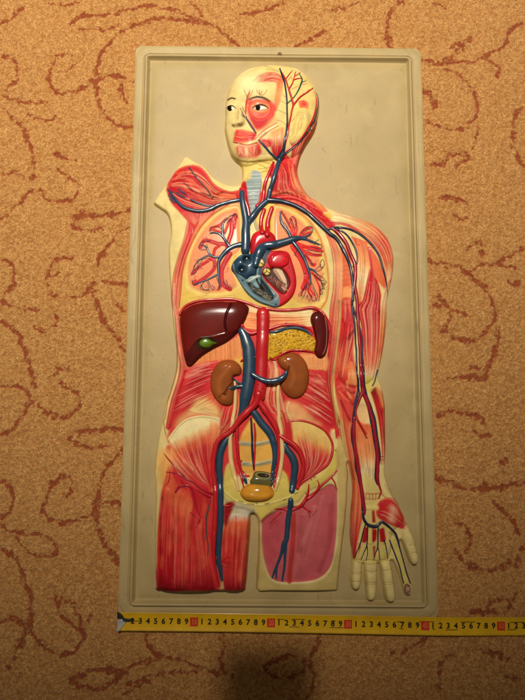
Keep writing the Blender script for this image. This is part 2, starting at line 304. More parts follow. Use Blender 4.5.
# far lung vessels
for t_, w_ in (("T 130,220 124,160 105,95", 1.1), ("T 125,215 90,120 45,50", .9), ("T 140,215 145,150 130,90", .8), ("T 160,210 195,165 240,150", 1.2), ("T 165,215 210,190 245,180", .9), ("T 140,255 220,285 312,305", 1.7), ("T 150,270 225,325 305,335", 1.3), ("T 145,275 205,335 250,400 265,395", 1.3),
               ("T 125,285 175,360 205,430 210,490 190,550", 2.6), ("T 110,275 170,370 200,450", 1.5), ("T 205,500 215,560 240,610", .9), ("T 205,500 185,560 175,600", .8), ("T 215,480 235,560 262,600", .9), ("T 240,450 280,480 300,500", .9), ("T 250,450 290,530 300,590", .7), ("T 185,275 270,280 300,290", 1.0)):
    b.stroke(t_, w_*1.15, lin((214,36,34)), 1, .5)
for t_ in ("T 95,98 118,76 142,108 134,160", "T 100,120 110,98 125,150", "T 36,46 32,110 60,160 92,205", "T 30,52 46,40 62,80 100,150", "T 40,125 60,118 85,150", "T 168,190 205,150 232,142 252,152 242,192 205,222", "T 185,195 222,160 238,170", "T 212,238 262,262 300,262 312,275 300,292 240,280", "T 262,250 290,232", "T 210,300 262,330 305,328 314,312",
           "T 195,330 240,378 255,400 232,385", "T 225,300 300,315", "T 230,438 290,440 322,415 330,392 318,362 300,392 308,420 322,412", "T 232,430 268,432 305,398", "T 255,455 290,500 325,505 335,530 312,520 330,560 305,560 318,590 300,600 292,640", "T 285,462 335,500 342,520", "T 270,470 330,535", "T 300,540 300,600", "T 212,520 180,570 160,590 158,615 172,600 180,630 190,600",
           "T 214,530 192,620", "T 225,510 225,570 240,620 225,640 215,600 205,630", "T 235,530 262,580 270,630 250,640 245,600", "T 240,510 280,600 275,640", "T 206,540 170,605", "T 296,470 320,560", "T 150,300 130,330 150,345"):
    b.stroke(t_, .40, lin((38,38,58)), .95, .2)
for T0, cx_, cy_, pts_ in (("c", 0, 0, ((410,200),(385,190),(330,240),(270,300),(290,318),(255,345),(235,400),(250,440),(225,480),(240,520),(290,525),(320,545),(360,540),(400,535),(380,440),(325,430))), ("T", 0, 0, ((60,70),(90,110),(120,90),(140,120),(210,160),(240,170),(230,200),(290,270),(300,300),(290,340),(230,370),(270,380),(310,400),(320,470),(330,540),(290,600),(250,620),(210,630),(175,600),(230,520),(200,470)))):
    for (x_, y_) in pts_:
        for q in range(3):
            a_ = RNG.uniform(0, 2*PI); L_ = RNG.uniform(10, 26); bx = RNG.uniform(-8, 8)
            b.stroke("%s %f,%f %f,%f %f,%f" % (T0, x_ + bx, y_, x_ + L_*.5*math.cos(a_) + bx + 3, y_ + L_*.5*math.sin(a_), x_ + L_*math.cos(a_+.5), y_ + L_*math.sin(a_+.5)), RNG.uniform(.22, .42), (lin((214,50,40)), lin((200,40,36)), lin((60,54,80)))[q], .8, .15, .35, taper=.8)
b.fill("c 440,540 f 440,38 525,70 g 150,80 230,90 g 330,80 340,50 300,30 250,30 f 420,20", YEL, 1.5, .6)
for t_ in ("c 240,600 300,560", "c 330,585 420,578", "c 200,590 250,585"): b.stroke(t_, .5, lin((200,140,60)), .5, -.2, 1)
b.fill("d 104,10 178,0 178,60 168,110 152,150 150,196 166,250 158,252 140,200 124,196 116,120", GREY, .5, h=.6)
for y_ in range(8):
    b.stroke("d %d,%d %d,%d" % (108 + y_*2, 34 + y_*20, 176 - y_*4, 30 + y_*20), .35, lin((206,216,208)), .8, .35); b.stroke("d %d,%d %d,%d" % (110 + y_*2, 42 + y_*20, 174 - y_*4, 39 + y_*20), .25, lin((110,130,130)), .6, -.2)
b.fill("d 80,30 104,10 118,110 126,200 116,200 92,110", RED, .5); b.fill("d 176,60 200,60 210,110 170,150 154,190 152,150 168,110", RED2, .6)
# ---- shoulder, far side
b.muscle("e 78,165 130,160 200,178 260,198 320,223 368,266 400,312 416,370 418,430 405,510", "e 80,215 150,218 200,238 250,270 300,312 345,372 370,432 388,530", [(0,PALE),(.2,PALE),(.42,LORG),(.6,RED2),(.8,ORG),(1,PALE)], 34, .8, h=.5, light=PALE)
b.stroke("e 110,215 170,222 225,248 275,290 320,340", 1.6, RED, .8, -.3, 1); b.stroke("e 150,225 200,245 250,280", .5, PALE, .7)
b.ell("e 90,182", 4.4, 3.6, YEL, feather=.6, h=1.8, hf=1.4)
b.fill("e 0,110 60,160 110,205 130,230 90,245 40,205 0,170", RED, 1, .95, h=.6)
b.stroke("d 232,82 275,70 310,66 350,80 385,96", .9, DRED, .8, -.6, .8)
b.stroke("d 240,92 300,86 370,96 440,140 e 0,138 60,186 104,226", 2.3, RED, 1, 1.2, .6); b.stroke("d 260,86 330,84 400,108 460,146", .5, lin((240,120,100)), .7)
b.muscle("e 10,188 60,232 92,300 112,380 118,470 112,570 h 100,30 96,120 92,220 80,320 78,400 98,480 118,580 130,690", "e 85,245 122,300 150,370 160,440 158,520 155,620 h 152,30 146,120 134,240 116,370 112,450 128,550 148,650 156,700",
         [(0,RED),(.12,ORG),(.25,lin((240,180,130))),(.45,PINK),(.6,RED2),(.8,RED),(1,RED2)], 26, .7, light=PALE, h=.4)
b.fill("e 150,330 185,340 205,400 212,480 215,560 212,620 160,615 160,520 162,430", ORG, .8, h=.3)
for q in range(11): b.stroke("e %d,%d %d,%d" % (160, 365 + q*23, 208, 360 + q*23), .3, lin((200,90,50)), .6, -.2)
b.fill("e 168,540 212,545 212,618 162,612", LORG, .5, h=.8, hf=.5)
# far arm
b.muscle("e 205,280 228,340 240,420 238,500 240,600 240,690", "e 285,310 300,380 298,450 282,540 262,640 250,700", [(0,ORG),(.25,LORG),(.5,PALE),(.75,LORG),(1,ORG)], 16, .8, light=PALE)
b.stroke("e 225,295 232,320 245,325", .7, RED, .8)
b.fill("e 295,335 330,375 360,430 380,470 380,545 345,515 318,490 300,420", ORG, .6, h=.4); b.stroke("e 295,340 305,410 316,488", 1.3, RED, .9, -.3, .6)
b.muscle("e 302,440 285,510 262,610 h 236,30 256,130 264,240 274,330 282,450", "e 320,485 342,520 358,590 h 354,0 352,100 346,200 336,300 306,452", [(0,RED),(.3,RED),(.6,RED2),(.78,ORG),(.88,PALE),(1,BONE)], 44, .75, h=.55, da=.55, light=lin((250,190,160)))
b.muscle("e 384,520 358,610 h 354,20 354,120 347,220 337,310 322,400", "e 416,480 394,560 h 390,20 386,100 376,200 360,290 344,370", [(0,ORG),(.2,PALE),(.45,LORG),(.75,ORG),(1,PALE)], 14, .8, light=PALE)
b.fill("h 158,0 208,0 222,120 216,260 228,340 236,440 205,500 160,470 122,420 134,250 150,100", RED2, .8)
b.muscle("h 165,110 158,160 142,230 132,300 124,400", "h 220,130 218,200 205,270 190,340 175,420", [(0,RED),(.4,RED2),(.7,ORG),(1,RED)], 26, .8, h=.7, da=.5)
b.muscle("h 162,0 165,50 160,110", "h 208,0 215,60 216,130", [(0,PINK),(.5,RED2),(1,RED)], 12, .7)
b.fill("h 185,195 205,160 220,150 218,165 195,200", DRED, .6, .8, h=-.6)
b.muscle("h 190,300 190,380 185,430", "h 228,320 236,400 232,470", [(0,ORG),(.5,LORG),(1,ORG)], 8, .7)
b.muscle("m 48,0 55,80 75,170 92,260 108,350 122,430 138,540 n 138,150 126,250 132,330", "m 155,30 148,130 136,250 146,350 160,450 176,560 n 192,170 175,250 152,330", [(0,RED2),(.15,ORG),(.4,ORG),(.6,lin((232,120,60))),(.8,ORG),(1,RED)], 30, .8)
b.fill("m 60,20 90,15 120,60 145,100 140,180 120,215 100,190 80,120 62,70", RED2, 1.2, .8, h=.8, hf=2)
for t_, c_ in (("m 60,40 85,30 105,50", PINK), ("m 80,100 100,150 125,200", CRIM), ("m 70,60 95,90 125,110", ORG), ("m 110,10 115,60 130,90", LORG), ("m 95,60 120,95 140,120", RED), ("m 105,40 128,62 145,60", CRIM)):
    b.stroke(t_, 1.2, c_, .75, .7, 1)
b.fill("m 150,210 200,215 232,235 252,330 258,430 245,455 200,460 168,430 155,330", ORG, .8)
b.muscle("m 170,230 165,320 178,420 198,560", "m 228,230 250,330 258,430 262,560", [(0,ORG),(.45,LORG),(.65,PALE),(1,PALE)], 12, .6)
for x_ in (205, 222, 238, 250): b.stroke("m %d,440 %d,500 %d,560" % (x_, x_+1, x_), .3, lin((150,90,40)), .7, -.3)
b.ell("m 190,168", 6, 9.5, lin((236,190,130)), ang=-8, feather=.5, h=-.8, hf=1)
b.stroke("m 185,75 160,115 153,160 172,215 205,268", 1.0, RED, .95, .5); b.stroke("m 148,185 178,232 208,290", .8, lin((120,20,24)), .9, .3)
b.stroke("m 182,212 200,222 215,218", .6, LORG, .8, .3)
b.muscle("m 222,48 244,110 266,190 278,270 285,340 290,440", "m 258,35 282,60 298,110 301,180 303,340 302,440", [(0,DRED),(.2,RED),(.4,RED2),(.7,RED2),(.85,ORG),(1,PALE)], 18, .8, h=.5)
b.fill("m 262,20 284,60 298,110 288,140 270,80 255,40", LORG, 1, .8)
b.fill("m 200,-15 255,-5 240,45 218,62 205,30", BONE, .8, .9, h=.8, hf=1.5); b.stroke("m 262,-50 250,0 238,28", .8, BLUE, .95, .6)
b.stroke("m 270,380 292,385", .5, RED, .9, .4); b.stroke("m 262,395 296,400", .4, RED, .9, .4); b.stroke("m 272,350 282,420", .5, RED, .8, .3)
# ---- hand
b.fill("m 195,470 262,520 n 300,60 340,110 380,160 400,220 330,260 320,400 130,400 150,300 185,200 195,60", lin((222,198,122)), 1)
b.muscle("n 140,0 134,80 126,160 126,240 130,310 142,388", "n 175,0 188,90 188,180 172,260 158,330 150,392", [(0,ORG),(.4,ORG),(.7,RED2),(1,RED)], 14, .6)
b.fill("n 258,140 270,108 300,92 335,98 365,130 392,180 400,232 388,243 345,228 300,208 262,185", RED2, .6, h=2.0, hf=2.5)
b.muscle("n 275,110 310,105 360,140 392,190", "n 268,180 300,195 345,222 385,240", [(0,RED),(.3,RED2),(.5,lin((240,170,140))),(.75,RED2),(1,RED2)], 16, .6, h=.2, light=PALE)
b.stroke("n 262,0 275,50 300,85 340,95 375,135 402,192 405,225", .4, RED, .85); b.stroke("n 262,142 258,165 275,190 330,222 390,243", .5, RED, .8)
b.stroke("n 320,40 345,80 372,125", .3, lin((120,60,30)), .7); b.stroke("n 300,20 320,60 350,100", .3, lin((120,60,30)), .6)
for t_ in ("n 205,66 240,70 272,66", "n 206,94 240,96 272,92", "n 222,66 222,94", "n 238,66 238,96", "n 254,66 254,94", "n 205,150 230,146 255,150", "n 206,66 204,94", "n 272,66 272,94"):
    b.stroke(t_, .42, lin((190,40,24)), .85, .1)
b.stroke("n 208,140 258,140", 2.4, lin((226,204,120)), .8, .5, 1)
for poly_ in ("n 200,232 222,240 214,300 196,322 182,318 188,270", "n 234,152 248,152 254,214 236,214", "n 232,244 262,246 258,300 240,318 232,300", "n 268,246 296,236 306,300 292,318 276,316", "n 170,330 184,322 176,388 168,388", "n 240,330 252,330 250,390 242,385"):
    b.fill(poly_, lin((176,20,30)), .5, 1, h=-.4, smooth=False)
for t_, w_ in (("n 190,320 180,360 170,398", 1.5), ("n 226,242 226,320 230,405", 2.0), ("n 284,320 290,360 298,402", 2.0), ("n 262,240 270,320 262,400", .9)):
    b.stroke(t_, w_, lin((224,200,110)), .95, .6, .4)
for t_ in ("n 162,320 190,320", "n 208,320 236,320", "n 276,320 306,320"): b.stroke(t_, .3, BRN, .7)
b.fill("n 318,240 345,250 372,300 396,380 418,455 438,535 430,572 410,578 392,560 375,480 345,400 318,340", lin((222,196,130)), .6, h=.4)
b.stroke("n 340,300 362,370 385,440 405,512", 2.3, lin((214,194,104)), .95, .7, .5)
b.stroke("n 330,250 350,280 360,300", .8, lin((160,120,60)), .6, -.3); b.stroke("n 318,260 340,275", .4, BRN, .6)
b.ell("n 412,545", 3.3, 5.2, NAVY, ang=-8, feather=.3); b.ell("n 412,545", 2.6, 4.5, lin((176,130,96)), ang=-8, feather=.3)
for t_ in ("n 402,530 415,545 410,565", "n 424,525 413,545 424,560", "n 398,548 413,546", "n 405,520 418,530"): b.stroke(t_, .35, lin((140,20,20)), .9)
for t_ in ("n 408,538 420,552", "n 420,536 406,556"): b.stroke(t_, .3, WHITE, .8)
for t_ in ("n 132,402 160,398 186,404", "n 130,460 156,466 184,462", "n 132,470 156,474 182,470", "n 130,505 154,510 180,506", "n 194,404 225,400 262,406", "n 200,452 230,458 260,454", "n 202,510 230,516 258,511", "n 204,520 230,525 256,520", "n 268,404 300,400 328,404", "n 278,448 305,454 334,446",
           "n 285,510 315,516 346,508", "n 288,520 316,526 346,518", "n 420,330 440,322 455,330", "n 392,250 410,238", "n 432,372 450,362 464,366", "n 214,460 230,466 250,462"):
    b.stroke(t_, .5, lin((160,132,76)), .4, -.8, .9)
for c_ in ("n 158,430", "n 157,488", "n 154,530", "n 230,430", "n 230,485", "n 230,565", "n 302,430", "n 312,480", "n 325,570", "n 440,350", "n 452,395", "n 415,290"):
    b.ell(c_, 4.4, 3.6, None, h=1.2, hf=2.4)
for c_ in ("n 430,330", "n 436,345", "n 440,318", "n 433,305"): b.ell(c_, .4, .4, BRN, feather=.2, alpha=.7)
# ---- belly
b.fill("f 152,120 200,70 330,48 440,50 g 120,92 280,102 345,92 400,110 436,160 445,240 430,330 425,420 445,540 500,660 j 480,160 480,260 430,350 300,440 220,400 150,380 20,380 i 420,400 330,440 i 250,430 150,310 92,210 100,120 120,20 f 160,450 180,390 150,230", RED2, 1.0, h=-2.2, hf=1.2)
b.muscle("g 10,78 120,96 280,106 360,100", "g 20,190 120,200 260,190 365,180", [(0,LORG),(.4,ORG),(.8,LORG),(1,PALE)], 22, .9, light=PALE, lam=.7)
b.fill("g 30,75 120,92 280,102 350,95 360,125 280,128 150,118 60,110", PALE, 1.6, .8)
b.fill("f 180,380 260,320 340,280 430,235 g 20,200 g 60,350 f 400,352 330,362 250,372", lin((232,136,78)), 1.2)
for q in range(60):
    x_ = 205 + q * 4.2 + RNG.normal(0, 1.5); y1_ = 352 - q*2.1; b.stroke("f %f,%f %f,%f" % (x_, y1_ + RNG.uniform(-4, 10), x_ + 3, 366 - q*.5 + RNG.uniform(-8, 3)), RNG.uniform(.25, .5), lin((206,84,44)) if q % 2 else lin((246,180,112)), .6, .2)
b.muscle("f 338,350 260,368 172,398", "f 322,560 200,625 92,700", [(0,RED2),(.4,RED),(.8,RED2),(1,RED)], 46, .75, light=lin((250,190,165)), h=.6, da=.55)
b.muscle("f 300,350 200,380 175,395", "f 310,420 220,440 150,470", [(0,ORG),(.5,RED2),(1,RED)], 12, .6, base=False, light=lin((250,190,165)), lam=.9)
b.muscle("f 325,480 290,520 250,560 200,600", "f 372,590 352,650 300,620 240,610", [(0,RED2),(.5,ORG),(1,PALE)], 18, .7, light=PALE)
b.fill("f 240,545 300,560 345,600 345,640 280,625 200,630 150,670 120,690 150,640 200,600", lin((236,196,124)), 2.2, .85)
b.muscle("g 330,330 350,320 380,330", "g 330,392 380,398 432,400", [(0,LORG),(1,LORG)], 3, .4)
b.fill("g 300,320 370,325 436,335 432,402 380,400 330,385", LORG, 1.0)
for q in range(40):
    x_ = 335 + q*2.4 + RNG.normal(0, 1); b.stroke("g %f,%f %f,%f" % (x_, 333 + RNG.uniform(-4, 14), x_ - 1, 398 - RNG.uniform(-3, 14)), RNG.uniform(.2, .4), lin((210,92,50)) if q % 2 else lin((248,186,120)), .6, .2)
b.muscle("g 340,398 385,400 430,405 430,470 452,560 490,650", "g 240,560 270,580 310,610 360,640 420,670 495,705", [(0,RED2),(.3,RED2),(.7,RED),(1,RED2)], 0, .6)
for q in range(95):
    t0 = RNG.random(); xa, ya = 350 - 70*t0, 405 + 175*t0; xb, yb = 432 + 50*t0, 455 + 240*t0
    u0 = RNG.uniform(-.03, .5); u1 = min(1.02, u0 + RNG.uniform(.25, .6)); um = (u0 + u1) / 2
    pt_ = lambda u: (xa + (xb-xa)*u, ya + (yb-ya)*u - 26*u*(1-u))
    b.stroke("g %f,%f %f,%f %f,%f" % (*pt_(u0), *pt_(um), *pt_(u1)), RNG.uniform(.2, .5), (lin((250,180,150)), lin((232,110,90)), lin((150,20,28)))[q % 3], .6, (.4, .3, -.5)[q % 3], .35, taper=.9)
b.muscle("g 130,350 150,400 140,470 125,540 165,620 j 195,60 218,140 232,190", "g 205,400 205,470 230,560 262,640 j 262,20 285,110 292,170 300,235", [(0,PINK),(.3,RED2),(.6,RED2),(1,RED)], 28, .75, light=PALE, da=.5, h=.5)
b.fill("g 225,560 290,570 350,625 365,650 300,640 245,625", lin((238,178,116)), 1.8, .8)
b.fill("g 240,610 330,640 400,665 j 420,130 330,100 270,95", lin((226,190,120)), 2.0, .7)
b.stroke("g 165,340 178,380 180,440 170,500", 1.4, PALE, .6, .5, 1.2); b.stroke("g 245,560 235,600 255,650", .8, PALE, .5, .3)
b.muscle("f 425,470 425,560 405,620 375,690 i 340,150 318,250", "f 462,590 440,680 i 420,130 365,190 330,240", [(0,ORG),(.4,RED2),(1,RED)], 16, .7, light=PALE, h=.5)
b.muscle("f 400,575 370,600 355,690 i 345,120 322,200 312,300 308,420", "f 420,580 415,650 i 395,120 345,200 322,260 318,440", [(0,RED2),(.5,RED),(1,RED)], 14, .7, light=PALE)
b.fill("f 420,340 470,330 g 30,240 10,400 f 430,360", YEL, 1.0, .8)
# ---- hips
b.fill("i 92,208 128,148 178,102 238,84 292,84 345,97 335,200 318,300 312,440 230,400 150,300", PALE, .6)
b.fill("i 120,230 180,190 260,170 335,170 318,300 312,440 230,400 150,300", LORG, 3, .9)
b.fill("i 140,270 190,220 260,200 335,200 318,300 312,440 230,400 150,300", RED2, 4, .8)
b.muscle("i 92,212 118,255 165,325 232,395 304,440", "i 345,98 336,190 322,280 314,370 310,436", [(0,PALE),(.06,lin((240,190,130))),(.18,ORG),(.33,RED2),(.8,RED2),(1,RED)], 80, .5, light=lin((252,196,155)), h=.45, da=.45, jit=.5)
b.muscle("i 300,92 300,180 296,280 300,420", "i 350,98 342,190 326,280 312,436", [(0,PALE),(.1,LORG),(.3,ORG),(.5,RED2),(1,RED)], 20, .5, h=.4, clipf=3)
b.stroke("i 90,206 128,148 178,102 238,84 292,84 345,97", 1.0, PALE, .95, 1.2, .8)
b.stroke("i 84,180 92,206 120,240 170,300 215,350", .9, lin((232,150,96)), .9, .8, .6)
b.fill("j 285,105 330,100 400,122 455,158 482,205 486,265 465,312 430,348 370,380 325,410 346,340 335,280 300,230 290,170", RED2, .6, h=.8, hf=2)
b.fill("j 285,105 330,100 400,122 455,158 482,205 486,265 440,300 350,330 300,230 290,170", lin((232,194,112)), .8)
b.fill("j 300,190 380,200 460,220 480,250 465,312 430,348 370,380 325,410 346,340 335,280", ORG, 3, .8)
b.muscle("j 292,115 312,190 338,270 346,335 330,405", "j 484,212 480,270 462,312 425,350 372,380", [(0,lin((232,194,112))),(.16,lin((232,180,96))),(.3,ORG),(.45,RED2),(1,RED)], 64, .5, light=lin((252,206,170)), h=.4, da=.45, jit=.5)
# sacrum, pelvis
b.fill("j 85,92 110,108 160,150 190,210 202,280 196,340 205,385 150,390 80,390 35,385 22,320 25,200 50,140", lin((230,172,78)), .6, h=-.6)
for y_ in (212, 312):
    b.stroke("j 28,%d 80,%d 130,%d 190,%d" % (y_ + 4, y_ + 10, y_ + 6, y_ - 8), 2.2, lin((168,164,128)), .85, .8, 1.2)
    b.stroke("j 40,%d 70,%d" % (y_ + 8, y_ + 6), .6, lin((90,110,120)), .6); b.stroke("j 110,%d 175,%d" % (y_ + 14, y_ - 2), .5, lin((110,110,90)), .6, -.4)
b.fill("j -48,340 -25,318 -12,380 10,430 30,455 100,470 180,465 202,430 222,380 232,350 262,380 285,470 330,440 380,405 430,370 470,320 488,270 494,238 508,236 516,300 503,358 455,402 405,436 352,462 322,502 300,512 250,522 205,545 160,580 130,612 112,575 60,545 0,532 -50,500 -58,430", BONE, .5, h=2.2, hf=1.0)
b.fill("i 372,480 405,510 440,530 500,545 510,575 470,590 430,575 400,540 375,520", lin((206,190,150)), 1.6, .8)
b.stroke("j -50,460 0,500 60,522 130,525 200,510 270,485 330,450", .9, lin((236,218,140)), .8, 1.0, 1)
for t_ in ("j 20,505 40,512", "j 60,520 95,522", "j 105,515 112,520", "j 380,395 384,400", "j 395,388 402,384", "j 240,500 256,498", "j 150,520 170,516", "j 300,470 312,462", "j 500,250 506,256"): b.stroke(t_, .5, BRN, .8)
b.stroke("j 90,550 100,590 108,640", .8, lin((120,110,70)), .7, -1, 1)
# thighs
b.fill("i 95,225 160,315 230,400 305,440 318,520 318,700 k 320,300 330,400 350,545 k 200,552 36,545 34,400 38,250 50,120 58,40 i 62,440 58,340 72,270", RED2, .8)
b.fill("i 40,260 90,245 110,300 100,360 75,420 60,470 45,420 36,330", lin((236,180,100)), 2.2, .9)
b.muscle("i 90,330 70,420 k 60,60 44,200 38,400 40,546", "i 150,450 k 110,80 118,200 112,400 112,548", [(0,ORG),(.3,RED2),(.7,RED),(1,CRIM)], 20, .8, light=lin((244,160,120)), h=.4, dark=.78, da=.22, lam=.4, jit=.9)
b.muscle("i 110,370 150,430 k 112,80 118,200 112,400 112,548", "i 200,430 230,520 k 205,200 200,380 195,550", [(0,RED),(.25,ORG),(.55,RED2),(.85,RED2),(1,CRIM)], 30, .8, light=lin((248,180,140)), h=.5, dark=.78, da=.22, lam=.4, jit=.9)
b.muscle("i 190,430 215,520 k 200,200 200,380 195,550", "i 290,460 300,560 k 285,260 300,400 325,550", [(0,RED),(.3,RED2),(.7,RED2),(1,CRIM)], 24, .8, light=lin((244,160,120)), h=.4, dark=.78, da=.22, lam=.4, jit=.9)
b.fill("i 130,320 200,390 270,440 300,480 290,590 250,590 215,520 185,450 130,460 110,390", RED, 2, .6)
b.muscle("i 105,235 150,300 200,360 250,410 290,440", "i 100,290 140,360 190,410 240,450 290,490", [(0,LORG),(.4,PINK),(.7,RED2),(1,RED)], 16, .7, light=lin((248,190,150)))
for x_, t_ in ((0,"i 118,480 k 118,140 116,300 112,500"), (1,"i 226,520 k 205,260 200,400 196,520"), (2,"k 60,90 50,250 52,420")): b.stroke(t_, .7, CRIM, .55, -1.0, 1)
for t_, w_, h_ in (("k 80,60 78,250 76,520", 5, 1.8), ("k 155,80 158,300 155,520", 6, 2.4), ("k 245,250 250,400 262,520", 5.5, 2.0), ("k 430,220 430,400 425,520", 8, 2.6)):
    p_ = Q(t_); b.stroke(t_, w_, RED, 0, h_, 1)
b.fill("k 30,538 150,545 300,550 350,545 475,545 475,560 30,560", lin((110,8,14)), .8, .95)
b.muscle("k 388,170 362,260 356,360 358,460 372,548", "k 505,165 500,260 492,360 484,460 476,552", [(0,WHITE),(.12,ORG),(.35,RED2),(.8,RED2),(1,CRIM)], 26, .9, light=lin((244,170,120)), h=.4, dark=.78, da=.22, lam=.4, jit=.9)
b.fill("k 372,122 425,112 400,180 378,235 366,200", CRIM, .8)
b.fill("k 415,125 450,115 520,140 525,168 470,180 430,172", lin((196,186,160)), 1.4, .8)
b.stroke("k 430,180 425,300 418,420 415,540", .6, CRIM, .6, -.8, .9); b.stroke("k 470,185 468,330 455,500", .5, lin((240,150,100)), .5, .3, 1)
for q in range(34):
    x_ = RNG.uniform(50, 300); y_ = RNG.uniform(80, 420); b.stroke("k %f,%f %f,%f %f,%f" % (x_, y_, x_ + RNG.uniform(-4,4), y_ + 45, x_ + RNG.uniform(-6,6), y_ + RNG.uniform(70,110)), RNG.uniform(1.2,2.4), (lin((232,112,78)), lin((224,90,64)), lin((190,40,36)))[q % 3], .35, 0, 2.2, taper=.8)
for q in range(14):
    x_ = RNG.uniform(375, 485); y_ = RNG.uniform(200, 440); b.stroke("k %f,%f %f,%f" % (x_, y_, x_ - 3, y_ + RNG.uniform(60,100)), RNG.uniform(1.2,2.2), (lin((236,128,84)), lin((196,48,38)))[q % 2], .35, 0, 2, taper=.8)
# sawn thigh
b.fill("l 128,215 160,180 215,150 262,130 330,128 368,78 430,45 480,22 515,60 514,200 505,320 492,400 470,452 430,490 370,510 250,516 190,502 160,460 140,380 130,290", SEC, .5, h=-2.6, hf=.7)
b.stroke("l 130,215 130,290 140,380 160,460 190,502 250,516 370,510 430,490 470,452 492,400 505,320 514,200 515,60", .9, PALE, .9, 1.0, .6)
b.stroke("l 292,170 290,300 278,420 272,508", 2.3, lin((186,50,40)), .85, .6, .8)
b.fill("l 150,190 250,150 240,300 190,420 150,400 138,300", lin((186,66,80)), 2.5, .6)
for t_, c_, a_ in (("l 360,160 330,330 300,480", lin((206,110,110)), .45), ("l 440,90 400,260 360,400", lin((206,112,112)), .4), ("l 480,120 470,300 420,450", lin((160,50,62)), .4), ("l 400,140 380,220 340,330", lin((220,130,124)), .35), ("l 340,180 320,350", lin((150,46,56)), .3)):
    b.stroke(t_, 2.6, c_, a_, .7, 3)  # the paler lines are highlights put into the section's colour
for t_ in ("l 210,200 185,225 170,245", "l 385,180 410,150"): b.stroke(t_, .4, lin((150,20,24)), .6)
for t_ in ("l 270,545 290,540 310,542", "l 412,540 420,530"): b.stroke(t_, .45, BRN, .7)
# skin edge between trunk and far arm
b.stroke("h 153,0 149,100 134,250 116,380 112,450 125,545 145,640 m 80,200 96,290 108,380", 1.0, lin((206,166,100)), .95, 1.2, .5)
b.stroke("h 146,0 141,100 126,250 108,380 104,450 116,545 136,640 m 68,200 86,310 100,400", .4, lin((150,60,34)), .7, -.5, .4)
b.fill("m 62,300 78,290 100,370 116,430 n 112,60 108,180 88,340 68,540 l 515,555 515,400 515,200 515,60 m 60,440", lin((206,178,112)), .8, .95)
b.fill("l 112,556 112,400 120,250 132,300 142,390 162,468 195,510 250,522 370,518 440,495 480,450 515,330 515,556", lin((204,178,110)), .6, .95)
# small dents and chips in the paint
for q in range(90):
    x_, y_ = RNG.uniform(165, 400), RNG.uniform(75, 590); b.ell("P %f,%f" % (x_, y_), RNG.uniform(.25,.5), RNG.uniform(.2,.45), lin((120,70,30)), feather=.25, alpha=.45)
body.mottle(.07)
# ------------------------------------------------------------------ second paint layer: separate organs
org = Canvas(RED)
o = org
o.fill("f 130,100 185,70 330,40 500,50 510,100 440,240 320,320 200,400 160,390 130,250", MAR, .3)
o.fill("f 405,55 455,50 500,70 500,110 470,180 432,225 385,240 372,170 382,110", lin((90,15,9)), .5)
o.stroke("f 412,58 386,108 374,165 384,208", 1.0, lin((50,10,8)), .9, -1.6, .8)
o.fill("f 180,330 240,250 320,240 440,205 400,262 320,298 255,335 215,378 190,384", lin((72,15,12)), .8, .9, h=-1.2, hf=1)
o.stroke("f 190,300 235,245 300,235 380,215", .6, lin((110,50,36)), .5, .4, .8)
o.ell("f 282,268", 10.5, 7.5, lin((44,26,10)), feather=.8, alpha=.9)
org2 = Canvas(RED); o = org2
o.fill("g 340,110 380,90 450,110 455,340 400,360 350,300", lin((88,14,12)), .3)
o.stroke("g 362,140 385,150 380,200 395,260 385,300", .6, lin((120,40,40)), .5, .3, .6)
o.stroke("g 425,130 434,200 430,280 415,320", .35, lin((190,150,140)), .6)
o = org
o.fill("g 90,180 250,160 400,200 400,320 200,360 100,350", lin((214,164,36)), .3)
for q in range(150):
    x_, y_ = RNG.uniform(150, 385), RNG.uniform(205, 320); a_ = RNG.uniform(0, PI); L_ = RNG.uniform(3, 9)
    o.stroke("g %f,%f %f,%f %f,%f" % (x_ - L_*math.cos(a_), y_ - L_*math.sin(a_)*.7, x_ + 2, y_ + 3, x_ + L_*math.cos(a_), y_ + L_*math.sin(a_)*.7), .32, lin((120,70,14)), .8, -.9, .35)
    o.ell("g %f,%f" % (x_ + 6, y_ + 5), .9, .7, lin((232,188,60)), feather=.5, alpha=.6, h=.5, hf=.6)
o = org2
for p_ in ("f 290,340 470,340 470,600 290,600", "g 150,300 360,300 360,560 150,560"):
    o.fill(p_, lin((148,76,32)), .3, smooth=False)
o.stroke("f 400,385 372,420 350,455 345,490 352,520 370,545", 3.0, lin((176,100,48)), .5, 1.0, 2.5)
o.stroke("g 215,350 240,375 262,410 268,450 250,490", 3.0, lin((176,100,48)), .5, 1.0, 2.5)
o.stroke("f 440,440 400,480 372,520", 1.2, lin((80,34,14)), .6, -1.6, 1); o.stroke("g 215,425 235,410 245,385", 1.1, lin((80,34,14)), .6, -1.6, 1)
o.stroke("f 345,540 362,520 380,525", .8, lin((80,34,14)), .5, -1, .8)
o = org
o.fill("j 0,400 210,395 220,520 0,520", lin((218,150,44)), .3, smooth=False)
o.ell("j 110,450", 9, 5, lin((220,160,50)), feather=2.5, alpha=.5)
for q in range(8): o.ell("j %f,%f" % (RNG.uniform(50,170), RNG.uniform(430,490)), RNG.uniform(.5,1.2), .6, lin((160,90,20)), feather=.8, alpha=.35)
